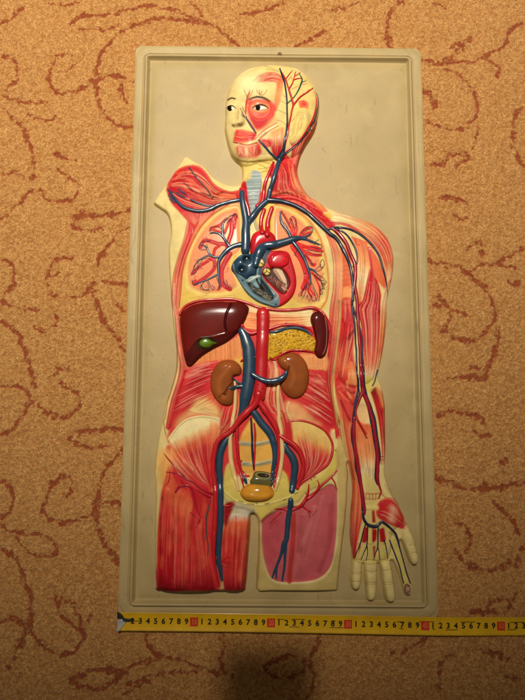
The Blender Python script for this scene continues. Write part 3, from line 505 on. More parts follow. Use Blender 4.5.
# heart block
org3 = Canvas(RED); o = org3
o.fill("R -20,0 560,0 560,520 -20,520", RED, .3, smooth=False)
GB = lin((92,122,134))
o.fill("R 20,200 50,120 105,80 190,60 260,20 340,40 300,100 262,190 262,250 300,310 352,362 378,400 380,440 350,500 220,480 60,330", GB, .4)
o.fill("R 30,200 55,140 110,90 190,60 260,0 360,20 330,70 300,110 290,160 262,190 256,262 216,262 180,258 150,288 108,252 72,236", BLUE, .5)
o.stroke("R 58,170 66,218 84,236 116,258 150,282", .7, lin((120,150,160)), .8, .3, .6); o.stroke("R 100,120 130,98 160,96", .6, lin((100,130,145)), .8, .2, .6)
o.ell("R 152,137", 3.9, 3.9, lin((8,12,18)), feather=.5, h=-2.2, hf=.9); o.ell("R 120,206", 4.0, 3.4, lin((16,22,30)), feather=.6, h=-2.2, hf=.9)
o.ell("R 165,180", 5, 6, lin((66,98,118)), feather=2, alpha=.6)
o.stroke("R 232,190 226,245", 1.1, lin((110,140,150)), .8, .3, .5); o.stroke("R 150,288 180,262 236,250 262,282 300,330 345,378", .7, lin((176,196,196)), .85, .4, .5)
o.fill("R 150,290 185,300 240,268 270,290 318,350 340,392 332,418 300,425 250,400 195,362", lin((14,12,12)), .4, h=-2.0, hf=.8)
for q in range(44):
    x_ = RNG.uniform(165, 315); y_ = 300 + (x_ - 160) * .66 + RNG.uniform(-8, 34)
    o.stroke("R %f,%f %f,%f %f,%f" % (x_, y_, x_ + 8, y_ + RNG.uniform(0,8), x_ + 20, y_ + RNG.uniform(2,16)), .3, lin((104,92,52)) if q % 3 else lin((120,134,130)), .7, .08, .4)
o.fill("R 163,290 205,262 240,254 246,300 240,335 215,330 190,305", lin((126,158,164)), .5, .95, h=1.0, hf=.6)
o.stroke("R 162,292 205,262 240,252", .6, lin((214,220,206)), .95, .5); o.stroke("R 222,275 232,300 252,330 268,352", 1.0, lin((10,10,12)), .95, -.6)
o.stroke("R 250,262 285,310 315,352 330,385", .9, lin((36,86,96)), .8, .3)
o.stroke("R 90,262 130,320 180,375 250,425 340,458", .4, lin((150,176,184)), .7, .3); o.ell("R 122,284", .9, .9, BLK, feather=.3, h=-.6, hf=.5); o.ell("R 358,452", 1.0, .8, BLK, feather=.3, h=-.6, hf=.5)
o.fill("R 262,240 282,214 330,196 400,200 440,246 456,300 438,345 416,378 378,362 330,318 282,270", lin((74,24,14)), .5, h=-2.0, hf=.9)
for q in range(50):
    x_ = RNG.uniform(275, 430); y_ = 235 + (x_ - 275) * .62 + RNG.uniform(-16, 26)
    o.stroke("R %f,%f %f,%f" % (x_, y_, x_ + RNG.uniform(4,20), y_ + RNG.uniform(10,34)), .36, (lin((130,56,32)), lin((44,12,8)), lin((196,130,100)))[(q % 4) % 3], .7, .08, .4)
o.fill("R 338,206 382,204 410,250 425,300 408,300 378,268", lin((224,190,158)), .6, .9, h=.8, hf=.5)
o.stroke("R 352,212 385,262 412,312", .5, lin((120,70,50)), .8, -.4); o.stroke("R 395,215 425,280 428,330", .5, lin((240,216,184)), .8, .4); o.stroke("R 400,330 420,350", .6, lin((224,190,158)), .8, .3)
o.stroke("R 352,420 372,392 340,350 300,306", .5, lin((240,200,190)), .5, .2, .8)
for t_ in ("R 322,140", "R 335,122", "R 352,104", "R 372,90", "R 395,84", "R 322,158", "R 430,118", "R 420,150", "R 445,170", "R 455,195", "R 440,205", "R 470,85", "R 462,62"): o.ell(t_, .55, .5, lin((60,6,10)), feather=.25, h=-.5, hf=.4)
# aortic arch
o = org
o.fill("j 70,360 105,350 195,362 195,400 180,430 70,420", lin((96,92,50)), .3, smooth=False)
o.ell("j 142,378", 8.4, 3.2, lin((150,140,84)), ang=8, feather=.3); o.ell("j 142,378", 6.2, 1.9, lin((40,26,24)), ang=8, feather=.4, h=-4, hf=.6)
org.mottle(.06); org2.mottle(.08); org3.mottle(.08)

# ------------------------------------------------------------------ relief of the moulded sheet, on a half-millimetre grid
STEP = 0.0005
gx0, gy0 = -0.175, -0.285; GW, GH = int(0.415 / STEP), int(0.815 / STEP)
gxs = gx0 + np.arange(GW) * STEP; gys = gy0 + np.arange(GH) * STEP
GX, GY = np.meshgrid(gxs, gys)
def gpoly(P_, z, smooth=True):
    p = Q(P_) if isinstance(P_, str) else P_
    p = crom(p[:, :2], True) if smooth else p[:, :2]
    x, y = unp(p[:, 0], p[:, 1], z)
    return np.stack([(x - gx0) / STEP, (y - gy0) / STEP], 1)
def gmask(P_, z, pad=0, smooth=True):
    y, x, m = fillmask(gpoly(P_, z, smooth), GH, GW, pad); full = np.zeros((GH, GW), np.float32); full[y:y+m.shape[0], x:x+m.shape[1]] = m
    return full
MM = .001
def swell(P_, z, sig, hgt, pw=.75):
    m = blur(gmask(P_, z), sig / STEP * MM)
    return hgt * MM * np.clip((m - .5) * 2, 0, 1) ** pw * (m > .5)
sil = blur(gmask(OUT, ZP + .004), 1.5 / .5)
Zb = (sil - .5) * 2 * 7.5 * MM                 # steep moulded edge
HEADP = "b 110,590 100,520 55,480 28,380 24,310 28,215 48,140 100,70 190,30 290,25 390,45 465,115 498,200 488,300 462,375 408,470 330,500 280,500 200,500"
Zb += swell(HEADP, .012, 14, 15, .6)
Zb += swell("b 110,590 130,500 330,480 390,500 392,580 460,690 e 60,130 60,160 d 250,60 100,60 20,110", .012, 12, 5)
TORSO = "a 182,485 345,605 425,634 b 110,590 300,500 390,560 e 40,110 200,180 200,400 150,600 h 140,200 110,420 150,650 n 110,100 66,555 l 112,555 112,190 84,164 50,554 k 30,556 25,50 i 22,330 72,30 f 130,340 105,60 c 92,330 60,150"
Zb += swell(TORSO, .010, 16, 4.5)
Zb += swell("e 60,150 200,175 370,262 418,370 412,500 h 385,60 345,355 230,440 140,400 155,150 e 160,350 100,220", .012, 10, 6, .6)
Zb += swell("h 345,360 m 290,90 303,260 302,440 375,640 n 400,230 330,250 320,400 130,400 125,200 135,20 m 110,400 60,200 50,20 100,-60", .012, 8, 6, .6)
Zb += swell("i 50,300 230,300 320,440 k 330,300 345,545 30,550 30,300", .010, 12, 7, .6)
Zb += swell("k 380,170 505,165 490,400 478,553 365,553 355,350", .010, 8, 6, .6)
for fp in ("n 131,400 186,400 186,460 175,540 155,552 135,545 127,510", "n 192,410 262,410 262,500 256,580 225,608 203,560", "n 270,412 330,402 348,520 350,605 308,608 290,540", "n 385,235 425,240 460,340 466,415 430,422 402,360 380,290"):
    Zb += swell(fp, .008, 4, 4.5, .6)
Zb = blur(Zb.astype(np.float32), 1.0) + ZP
def detail(cv, Zin):
    z = Zin
    for _ in range(2):
        px, py = proj(GX, GY, z)
        hh = bil(cv.h, (px - X0) * S, (py - Y0) * S) * MM
        z = Zin + hh
    return z
Zs = detail(body, Zb)
Zs = np.where(sil > .5, np.maximum(Zs, np.minimum(Zb, ZP + .0025)), np.minimum(Zb, Zs))
keep = Zb > ZP - .0016
# -------- organ heights over the relief
Zsmooth = blur(Zs.astype(np.float32), 3.0)
ZT = Zs.copy()
ORG = {}
def organ(key, P_, A, sA, B=0, sB=4, sink=.25, paint=org, pw=.8, zest=.016, over=False):
    m = blur(gmask(P_, zest), sA / .5)
    h = (m - .5) * 2 * A
    if B: h = h + np.clip((blur(gmask(P_, zest), sB / .5) - .5) * 2, 0, 1) ** pw * B
    Zu = np.maximum(Zsmooth, blur(ZT.astype(np.float32), 3.0)) if over else Zsmooth
    z = Zu + (h - sink) * MM
    z = np.maximum(detail(paint, z), np.where(h > .8, Zu + .3 * MM, -1))
    kp = (h > -1.6)
    z = np.where(h > 0, z, Zu + (h - sink) * MM)
    ORG[key] = (z, kp, paint)
    np.copyto(ZT, np.where(kp, np.maximum(ZT, z), ZT))
    return z
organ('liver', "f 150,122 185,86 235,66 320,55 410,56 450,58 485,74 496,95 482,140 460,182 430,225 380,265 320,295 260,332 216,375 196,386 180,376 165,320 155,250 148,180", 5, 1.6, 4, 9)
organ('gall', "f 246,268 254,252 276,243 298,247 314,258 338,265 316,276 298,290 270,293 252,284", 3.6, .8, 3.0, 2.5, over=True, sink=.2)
organ('spleen', "g 362,115 395,105 425,120 440,160 446,220 442,280 430,325 408,343 385,335 370,300 375,240 365,190 352,150", 4, 1.3, 3, 5, paint=org2)
organ('pancreas', "g 112,225 150,208 200,198 250,192 300,200 350,220 385,250 386,285 370,308 320,305 270,300 220,315 165,345 115,345", 3, 1.0, 1.5, 4)
organ('kidneyA', "f 322,385 345,358 380,347 420,352 450,375 459,405 448,428 420,430 415,450 422,475 420,540 412,572 385,582 350,570 318,535 302,490 302,430", 4.5, 1.2, 4.5, 5, paint=org2)
organ('kidneyB', "g 185,345 210,325 250,312 290,318 325,350 345,400 347,450 335,500 310,532 275,545 240,535 210,500 202,470 222,450 232,420 225,402 200,385", 4.5, 1.2, 4.5, 5, paint=org2)
organ('rectum', "j 75,415 88,385 97,362 135,357 188,370 193,385 180,430 130,440", 4.0, .8, 1.0, 3)
organ('bladder', "j 25,470 35,442 65,422 100,412 150,414 180,432 197,462 185,488 145,503 90,506 48,498", 5.5, 1.0, 7.5, 6)
organ('archi', "d 128,372 126,330 130,290 145,264 180,250 222,254 248,275 255,305 245,325 200,325 170,350 158,378", 4.5, 1.0, 3, 4)
organ('heart', "R 42,205 52,160 80,125 118,98 180,92 225,60 290,62 330,72 392,70 446,88 474,160 496,240 500,320 474,395 425,446 362,474 300,462 220,430 150,372 100,295 72,248", 3.8, 1.2, 1.2, 5, paint=org3)
organ('atrR', "R 46,200 56,158 84,128 120,102 170,100 205,120 224,160 222,220 216,258 180,256 150,284 110,252 72,234", 2.6, .9, 2.0, 4, over=True, sink=.3, paint=org3)
organ('atrL', "R 296,150 312,118 340,92 392,78 432,92 450,130 442,175 405,200 350,206 312,190", 2.4, .9, 1.8, 3.5, over=True, sink=.3, paint=org3)

# ------------------------------------------------------------------ scene helpers
def mat(name, rough=.4, attr=True, col=(.5,.5,.5), bump=.15, scale=900, coat=.0, spec=.5, metal=0, mott=.12):
    m = bpy.data.materials.new(name); m.use_nodes = True; nt = m.node_tree; N = nt.nodes; L = nt.links
    p = N['Principled BSDF']; tc = N.new('ShaderNodeTexCoord')
    n1 = N.new('ShaderNodeTexNoise'); n1.inputs['Scale'].default_value = scale; n1.inputs['Detail'].default_value = 4
    n2 = N.new('ShaderNodeTexNoise'); n2.inputs['Scale'].default_value = scale / 12; n2.inputs['Detail'].default_value = 6
    L.new(tc.outputs['Object'], n1.inputs['Vector']); L.new(tc.outputs['Object'], n2.inputs['Vector'])
    mx = N.new('ShaderNodeMix'); mx.data_type = 'RGBA'; mx.blend_type = 'MULTIPLY'
    mr = N.new('ShaderNodeMapRange'); mr.inputs[1].default_value = .3; mr.inputs[2].default_value = .7; mr.inputs[3].default_value = 1 - mott; mr.inputs[4].default_value = 1 + mott * .6
    L.new(n2.outputs['Fac'], mr.inputs[0])
    mx.inputs[0].default_value = 1
    if attr:
        a = N.new('ShaderNodeAttribute'); a.attribute_name = 'paint'; L.new(a.outputs['Color'], mx.inputs[6])
    else: mx.inputs[6].default_value = (*col, 1)
    L.new(mr.outputs[0], mx.inputs[7]); L.new(mx.outputs[2], p.inputs['Base Color'])
    rr = N.new('ShaderNodeMapRange'); rr.inputs[3].default_value = rough - .07; rr.inputs[4].default_value = rough + .1
    L.new(n2.outputs['Fac'], rr.inputs[0]); L.new(rr.outputs[0], p.inputs['Roughness'])
    p.inputs['Specular IOR Level'].default_value = spec; p.inputs['Metallic'].default_value = metal
    p.inputs['Coat Weight'].default_value = coat; p.inputs['Coat Roughness'].default_value = .14
    bp = N.new('ShaderNodeBump'); bp.inputs['Strength'].default_value = bump; bp.inputs['Distance'].default_value = .0006
    L.new(n1.outputs['Fac'], bp.inputs['Height']); L.new(bp.outputs['Normal'], p.inputs['Normal'])
    return m
M_BODY = mat('painted_relief', .46, coat=.035, bump=.3, scale=700, spec=.13, mott=.14)
M_ORG = mat('glossy_painted_organ', .6, coat=.3, bump=.12, scale=500, spec=.08, mott=.22)
def flatmat(name, c, rough=.32, coat=.3, bump=.12, **k): return mat(name, rough, False, tuple(lin(c)), bump, 600, coat, **k)
M_ART = flatmat('red_artery_paint', (196,24,34)); M_VEIN = flatmat('blue_vein_paint', (36,66,90)); M_NAVY = flatmat('navy_vein_paint', (26,36,62))
M_CRIM = flatmat('crimson_artery_paint', (158,16,40)); M_CREAM = flatmat('cream_duct_paint', (232,196,130)); M_DIA = flatmat('diaphragm_red_paint', (190,34,36)); M_PURP = flatmat('purple_vein_paint', (84,38,70))
M_DIA2 = flatmat('dark_opening_paint', (70,6,12), .6, .0); M_GALL = mat('green_gall_paint', .3, False, tuple(lin((92,128,26))), .1, 500, .6); M_GREEN = flatmat('green_vein_paint', (24,76,72)); M_NERVE = flatmat('grey_nerve_paint', (80,72,70))
def link(me, name, parent, m):
    ob = bpy.data.objects.new(name, me); C.objects.link(ob)
    if parent: ob.parent = parent; 
    if m: me.materials.append(m)
    return ob
def mesh_np(V, Fq, name, parent, m, col=None, smooth=True):
    me = bpy.data.meshes.new(name); nv, nf = len(V), len(Fq); k = Fq.shape[1]
    me.vertices.add(nv); me.vertices.foreach_set('co', V.astype(np.float32).ravel())
    me.loops.add(nf * k); me.loops.foreach_set('vertex_index', Fq.astype(np.int32).ravel())
    me.polygons.add(nf); me.polygons.foreach_set('loop_start', (np.arange(nf) * k).astype(np.int32)); me.polygons.foreach_set('loop_total', np.full(nf, k, np.int32))
    if smooth: me.polygons.foreach_set('use_smooth', np.ones(nf, bool))
    me.update(calc_edges=True); me.validate()
    if col is not None:
        a = me.color_attributes.new('paint', 'FLOAT_COLOR', 'POINT'); a.data.foreach_set('color', np.concatenate([col, np.ones((nv, 1))], 1).astype(np.float32).ravel())
    return link(me, name, parent, m)
def grid_mesh(Z, cellmask, name, parent, m, cv):
    ys, xs = np.nonzero(cellmask)
    idx = np.stack([ys*GW + xs, ys*GW + xs + 1, (ys+1)*GW + xs + 1, (ys+1)*GW + xs], 1)
    u, inv = np.unique(idx.ravel(), return_inverse=True)
    vy, vx = u // GW, u % GW
    x, y, z = gxs[vx], gys[vy], Z[vy, vx]
    px, py = proj(x, y, z); col = np.clip(bil(cv.col, (px - X0) * S, (py - Y0) * S), .003, .95)
    return mesh_np(np.stack([x, y, z], 1), inv.reshape(-1, 4), name, parent, m, col)
def empty(name, loc, label, cat, group=None):
    e = bpy.data.objects.new(name, None); C.objects.link(e); e.location = loc; e['label'] = label; e['category'] = cat
    e.empty_display_size = .05
    if group: e['group'] = group
    return e
def sub(p): return p
# everything of the board hangs from one Empty at the board's base (kept at the origin so that its parts need no offsets)
board = empty('anatomy_board', (0, 0, 0), 'large beige moulded board with a painted relief of human blood vessels and organs', 'anatomical model')
# ------------------------------------------------------------------ the relief cut into its parts
ids = np.zeros((GH, GW), np.int16)
def region(k, P_, z=.012):
    ids[gmask(P_, z) > .5] = k
names = {0:'skin', 1:'head', 2:'neck_muscle', 3:'shoulder_stump', 4:'chest_wall', 5:'lung', 6:'lung', 7:'shoulder_muscle', 8:'upper_arm', 9:'forearm', 10:'hand', 11:'abdominal_wall', 12:'hip_muscle', 13:'hip_muscle', 14:'pelvis', 15:'thigh_muscle', 16:'inner_thigh_muscle', 17:'sawn_thigh', 18:'backbone'}
region(4, "c 190,205 330,130 450,100 d 250,90 460,200 e 60,230 110,300 120,500 110,640 h 80,40 g 340,88 200,100 60,75 f 420,45 250,50 146,120 c 112,560 140,390")
region(3, "a 83,650 98,602 138,552 190,531 240,533 278,566 312,616 352,645 400,660 452,650 c 462,45 458,95 400,112 330,150 290,215 255,240 200,215 150,165 105,115 84,60 82,38")
region(2, "b 130,560 230,520 330,450 388,545 405,620 455,690 e 60,125 110,200 d 240,85 100,90 60,60")
region(1, HEADP)
region(7, "e 78,165 130,155 200,172 260,192 320,218 370,262 404,310 420,370 422,430 412,515 388,575 345,372 250,270 110,230")
region(8, "e 110,232 250,272 345,375 388,575 h 392,20 385,100 375,200 362,290 346,370 235,445 112,450 134,250 160,0 e 160,400")
region(9, "h 110,450 235,445 346,370 375,450 m 308,180 310,340 305,470 n 275,66 200,66 m 130,560 115,430")
region(10, "n 110,66 275,66 330,40 500,400 450,600 350,640 100,600 120,200")
region(11, "f 152,120 200,70 330,48 440,50 g 120,92 280,102 345,92 400,110 436,160 445,240 430,330 425,420 445,540 500,670 j 470,160 330,100 i 345,97 220,86 92,206 86,160 f 110,690 140,520 172,400 150,230")
region(12, "i 92,208 128,148 178,102 238,84 345,97 335,180 312,270 308,440 230,400 160,315")
region(13, "j 285,105 330,100 400,122 455,158 482,205 486,265 465,312 430,348 370,380 325,410 346,340 335,280 300,230 290,170")
region(18, "j 85,92 110,108 160,150 190,210 202,280 196,340 205,385 150,390 80,390 35,385 22,320 25,200 50,140")
region(14, "j -48,340 -25,318 -12,380 10,430 30,455 100,470 180,465 202,430 222,380 232,350 262,380 285,470 330,440 380,405 430,370 470,320 488,270 494,238 508,236 516,300 503,358 455,402 405,436 352,462 322,502 300,512 250,522 205,545 160,580 130,612 112,575 60,545 0,532 -50,500 -58,430")
region(15, "i 95,225 160,315 230,400 305,440 372,480 378,600 k 366,200 356,360 358,460 366,552 300,562 30,562 40,400 40,200 55,50 i 58,400 62,300")
region(16, "k 372,130 505,165 500,260 492,360 484,460 478,562 366,560 356,360")
region(17, "l 128,215 160,180 215,150 262,130 330,128 368,78 430,45 480,22 515,60 514,200 505,320 492,400 470,452 430,490 370,510 250,516 190,502 160,460 140,380 130,290")
region(5, "c 445,136 400,134 350,154 300,194 255,245 215,310 190,380 178,450 180,510 200,550 260,575 340,578 400,566 445,545 470,520 440,470 410,420 425,380 455,350 460,280 458,200")
region(6, "d 245,128 310,140 370,172 420,222 460,288 485,360 500,440 505,520 497,590 470,625 400,632 350,615 320,560 310,400 250,330 235,240")
cell = keep[:-1, :-1] & keep[1:, :-1] & keep[:-1, 1:] & keep[1:, 1:]
PART = {}
for k, nm in names.items():
    mk = cell & (ids[:-1, :-1] == k)
    if mk.any(): PART[k] = grid_mesh(Zs, mk, nm, board, M_BODY, body)
PART[5]['label'] = 'smaller looking near lung on the left with branching vessels'; PART[6]['label'] = 'far lung beside the heart with a dense fan of vessels'
def orgobj(key, name, parent, m=M_ORG, label=None):
    z, kp, cv = ORG[key]
    ys, xs = np.nonzero(kp)
    mk = kp[:-1, :-1] & kp[1:, :-1] & kp[:-1, 1:] & kp[1:, 1:]
    ob = grid_mesh(z, mk, name, parent, m, cv)
    if label: ob['label'] = label
    return ob
liver = orgobj('liver', 'liver', board); orgobj('gall', 'gallbladder', liver, M_GALL)
orgobj('spleen', 'spleen', board); orgobj('pancreas', 'pancreas', board)
orgobj('kidneyA', 'kidney', board); orgobj('kidneyB', 'kidney', board)
orgobj('rectum', 'rectum', board); orgobj('bladder', 'bladder', board)
heart = orgobj('heart', 'heart', board, M_BODY); orgobj('atrR', 'heart_chamber', heart, label='dark blue chamber with two round openings')
orgobj('atrL', 'heart_chamber', heart, label='bright red chamber with small dark dots'); orgobj('archi', 'aortic_arch', board)
# ------------------------------------------------------------------ vessels as real tubes lying on the relief
ZTs = blur(ZT.astype(np.float32), 2.0)
def zat(x, y, Z=None): return bil(ZTs if Z is None else Z, (np.asarray(x) - gx0) / STEP, (np.asarray(y) - gy0) / STEP)
def tube_geo(pts, lift=.25, zs=7, flat=.8, nseg=14, taper=(1, 1), rs=1.0):
    p = crom(Q(pts), False, 1.0); p[:, 2] *= rs
    z = np.full(len(p), .014)
    for _ in range(5):
        x, y = unp(p[:, 0], p[:, 1], z); z = zat(x, y) + lift * p[:, 2] * .00137
    if len(z) > 2 * zs:
        k = np.hanning(zs + 2)[1:-1]; k /= k.sum(); zp = np.pad(z, zs // 2, mode='edge'); z = np.convolve(zp, k, 'valid')[:len(z)]
    x, y = unp(p[:, 0], p[:, 1], z)
    r = p[:, 2] * (CAMZ - .014) / F
    nn_ = len(p) // 5 + 4; big_ = r.mean() > .004; kw_ = np.hanning(9); kw_ /= kw_.sum(); sm_ = lambda a: np.convolve(np.pad(a, 4, mode='edge'), kw_, 'valid')
    r = r * sm_(np.interp(np.arange(len(p)) / (13. if big_ else 6.), np.arange(nn_), (.96 + .09 * RNG.random(nn_)) if big_ else (.90 + .22 * RNG.random(nn_))))
    wx_ = sm_(np.interp(np.arange(len(p)) / 7., np.arange(nn_), RNG.normal(0, .00025, nn_))); x = x + wx_; y = y - wx_ * .6
    n = len(p); t = np.linspace(0, 1, n); r = r * (taper[0] + (1 - taper[0]) * np.clip(t * 6, 0, 1)) * (taper[1] + (1 - taper[1]) * np.clip((1 - t) * 4, 0, 1))
    P = np.stack([x, y, z], 1); T = np.gradient(P, axis=0); T /= np.linalg.norm(T, axis=1)[:, None] + 1e-9
    side = np.cross(T, (0, 0, 1)); side /= np.linalg.norm(side, axis=1)[:, None] + 1e-9; up = np.cross(side, T)
    # rounded ends
    P = np.concatenate([[P[0] - T[0]*r[0]*.9, P[0] - T[0]*r[0]*.6], P, [P[-1] + T[-1]*r[-1]*.6, P[-1] + T[-1]*r[-1]*.9]])
    R_ = np.concatenate([[r[0]*.3, r[0]*.8], r, [r[-1]*.8, r[-1]*.3]])
    side = np.concatenate([side[:1], side[:1], side, side[-1:], side[-1:]]); up = np.concatenate([up[:1], up[:1], up, up[-1:], up[-1:]])
    a = np.arange(nseg) / nseg * 2 * PI
    ring = P[:, None] + R_[:, None, None] * (np.cos(a)[None, :, None] * side[:, None] + np.sin(a)[None, :, None] * up[:, None] * flat)
    m_ = len(P); i, j = np.meshgrid(np.arange(m_ - 1), np.arange(nseg), indexing='ij'); j2 = (j + 1) % nseg
    Fq = np.stack([i*nseg + j, i*nseg + j2, (i+1)*nseg + j2, (i+1)*nseg + j], -1).reshape(-1, 4)
    return ring.reshape(-1, 3), Fq
def tubes(name, specs, m, parent=None, label=None, **kw):
    Vs, Fs, off = [], [], 0
    for s_ in specs:
        k2 = dict(kw)
        if isinstance(s_, tuple): k2.update(s_[1]); s_ = s_[0]
        v, f = tube_geo(s_, **k2); Vs.append(v); Fs.append(f + off); off += len(v)
    ob = mesh_np(np.concatenate(Vs), np.concatenate(Fs)[:, ::-1], name, parent or board, m)
    if label: ob['label'] = label
    return ob
def chain(name, specs, m, parent=None, **kw): return tubes(name, specs, m, parent, **kw)
# under layers first (arteries), later ones ride on top through a higher lift
tubes('diaphragm_rim', ["f 146,122,1.3 165,92 200,68 250,53 330,46 420,47 490,66 525,80 g 120,92,1.6 200,101 280,99 340,89 380,93 415,116 440,160 452,215 450,262,1.0"], M_DIA, lift=.1)
tubes('carotid_artery', ["b 268,512,1.2 242,570,1.5 224,630,1.6 212,700,1.6 d 160,130,1.8"], M_ART, rs=1.25)
tubes('carotid_artery', ["d 78,45,1.2 92,80,2 110,130,2 120,180,1.6", "d 210,275,2 212,235 216,200,1.8 235,140,1.8", "d 186,262,1.7 180,235 184,190,1.6 196,150,1.5", "d 60,75,1.0 100,125,1.4 112,160,1.2"], M_ART, rs=1.3)
tubes('descending_aorta', ["g 115,118,3.6 114,200,3.6 110,300,3.5 106,400,3.4 102,470,3.3 96,530,3.2"], M_ART, lift=.5, rs=1.82, flat=.62)
tubes('pulmonary_artery', ["d 152,425,2.4 158,400,3.2 166,370,4.0 182,342,4.2 205,328,3.8 250,322,3.4 300,308,3.0 340,296,2.8 375,290,1.8 405,296,1.4", "d 330,300,1.6 322,270,1.3 308,245,1.1 290,225,1.0 278,190,.8 278,165,.5", "d 340,310,1.8 370,350,1.5 395,390,1.4 412,435,1.3 425,480,1.0 430,520,.6",
     "d 405,296,1.2 430,305,1.0 470,322,.7", "d 375,290,1.1 400,285,.9 430,270,.6", "d 412,440,.9 440,450,.8 465,475,.6"], M_VEIN, lift=.3, rs=1.22)
tubes('vena_cava', ["d 84,62,2.6 88,100,3.0 96,150,3.3 104,200,3.6 103,260,4.3 102,310,4.4 100,350,4.2", "d 105,250,2.6 122,205,2.8 150,165,2.7 185,125,2.6 212,102,2.4"], M_VEIN, lift=.45, rs=1.08)
tubes('pulmonary_artery', ["c 455,322,2.6 425,328,2.4 395,345,2.2 365,372,2.0 345,405,1.7 342,440,1.4 345,480,1.2 350,530,.7", "c 400,335,1.6 385,315,1.4 365,280,1.2 362,250,1.0 366,215,.8 390,190,.5", "c 380,308,1.1 350,272,1.0 320,262,.9 300,268,.5", "c 350,385,1.2 320,385,1.1 295,365,.9 285,340,.8 265,325,.5",
     "c 320,384,1.0 290,378,.8 255,395,.7 235,410,.4", "c 340,470,.9 300,492,.8 250,512,.6 222,525,.4"], M_VEIN, lift=.1, rs=1.15)
tubes('subclavian_vein', ["c 100,65,1.0 130,100,1.3 160,130,1.6 200,148,1.7 250,155,1.7 300,147,1.7 345,125,1.7 400,108,1.8 462,98,2.0", "c 205,98,.8 240,115,1.0 280,128,1.0 330,130,.8"], M_VEIN, lift=.3, rs=1.2)
tubes('nerve', ["a 196,540,.5 235,590,.7 280,640,.7 312,688,.6"], M_NERVE, lift=.2)
tubes('subclavian_vein', ["d 212,100,2.2 250,102,2.0 290,108,1.9 350,128,1.8 410,163,1.7 460,208,1.6 525,268,1.6 e 130,290,1.5 165,345,1.4 190,400,1.3 205,450,1.2 212,500,1.2 214,550,1.1 214,600,1.0"], M_NAVY, lift=.5, rs=1.28)
tubes('axillary_artery', ["e 108,240,1.2 145,268,1.7 182,318,1.8 203,370,1.8 224,420,1.8 226,480,1.8 222,530,1.7 232,580,1.6 h 236,20,1.5 239,90,1.5 246,180,1.5 250,260,1.5 254,340,1.6 258,400,1.7 265,470,1.8", "h 262,455,1.6 243,505,1.3 230,545,1.0 225,590,1.0", "h 265,465,1.7 290,520,1.5 312,590,1.4 324,650,1.3"], M_CRIM, lift=.2, rs=1.15)
tubes('cephalic_vein', ["e 92,246,1.1 140,237,1.1 200,247,1.1 255,275,1.1 305,318,1.1 345,380,1.1 368,450,1.0 382,515,.9 387,578,.5"], M_NAVY, lift=.5, taper=(1,.3))
tubes('brachial_vein', ["e 130,242,.8 178,268,.9 214,318,.9 235,372,.9 233,420,.9 214,432,.7", "h 208,-10,1.0 214,60,1.0 224,130,1.0 228,200,.9 232,260,.9 234,340,.9 240,420,.9 236,480,.9 222,545,.9 214,610,.9", "h 213,30,1.0 238,105,1.0 257,180,1.0 262,260,1.0 268,340,1.0 272,420,1.0 284,480,1.0 302,535,1.0 322,610,1.0 334,690,.9", "h 240,420,.7 245,470,.6 238,500,.5"], M_NAVY, lift=.6)
tubes('ulnar_artery', ["m 148,190,1.4 144,260,1.7 152,350,1.7 164,430,1.7 176,500,1.7 188,580,1.7 195,640,1.5 n 196,170,1.0"], M_CRIM, lift=.2, rs=1.15)
tubes('radial_artery', ["m 205,80,1.4 222,140,1.5 240,210,1.5 254,300,1.5 262,380,1.5 264,440,1.6 262,490,1.5 272,530,1.0 280,560,.8 268,590,.6"], M_CRIM, lift=.2, rs=1.15)
tubes('ulnar_vein', ["m 165,-10,.9 165,45,.9 150,110,.9 148,180,.9 136,240,.9 136,300,.9 148,370,.9 156,440,.9 170,505,.9 180,570,.9 188,640,.9 n 192,165,.9 194,195,1.1"], M_NAVY, lift=.6)
tubes('radial_vein', ["m 185,0,.9 202,58,.9 222,110,.9 242,170,.9 256,240,.9 266,310,.9 274,380,.8 268,440,.7 264,500,.7 268,526,.5", "m 198,75,.6 214,140,.6 230,220,.6 244,300,.6 254,370,.6 254,430,.6 250,490,.6 262,524,.5"], M_NAVY, lift=.6)
tubes('palm_vein_arch', ["n 192,160,1.0 194,192,1.2 212,222,1.4 250,233,1.5 272,222,1.3 286,210,1.2 318,232,1.1 348,262,1.0 362,295,.9 370,330,.8 388,395,.7 408,465,.7 424,515,.6", "n 322,300,.5 335,335,.6 355,385,.6 375,445,.6 394,515,.5"], M_NAVY, lift=.5, rs=1.1)
tubes('finger_vein', ["n 205,220,.6 188,270,.6 174,325,.6 150,385,.5", "n 214,228,.6 210,320,.6 196,360,.5 180,395,.4", "n 264,235,.7 264,330,.6 252,365,.5 244,400,.4", "n 264,330,.5 272,365,.4 275,400,.4", "n 296,300,.6 308,350,.5 314,395,.4", "n 210,320,.5 212,370,.4 206,402,.4"], M_NAVY, lift=.4)
tubes('jugular_vein', ["b 318,462,1.5 300,492,2.2 286,535,1.7 268,595,1.9 250,650,1.9 241,698,2.1"], M_VEIN, lift=.6, rs=1.25)
tubes('scalp_vein', ["b 292,490,1.6 318,445,1.3 325,400,1.1 334,350,.9 336,290,.8 334,230,.8 332,170,.8 325,120,.8 312,80,.8 298,42,.6"], M_NAVY, lift=.6, rs=1.2)
tubes('scalp_vein', ["b 338,215,.6 372,182,.6 392,150,.7 404,120,.8 410,95,.7 394,66,.4", "b 406,112,.5 432,104,.3"], M_GREEN, lift=.5)
tubes('scalp_artery', ["b 318,440,.9 336,380,1.0 346,325,.9 358,260,.9 366,225,.9 356,185,.9 342,140,.8 326,95,.8 300,48,.5", "b 366,228,.9 395,192,.8 430,165,.7 465,140,.5", "b 345,145,.7 366,112,.6 378,60,.4", "b 372,98,.6 398,92,.5 412,95,.4", "b 326,98,.6 345,72,.5 362,52,.3", "b 376,80,.5 395,68,.4 402,60,.3"], M_DIA, lift=.4, rs=1.15)
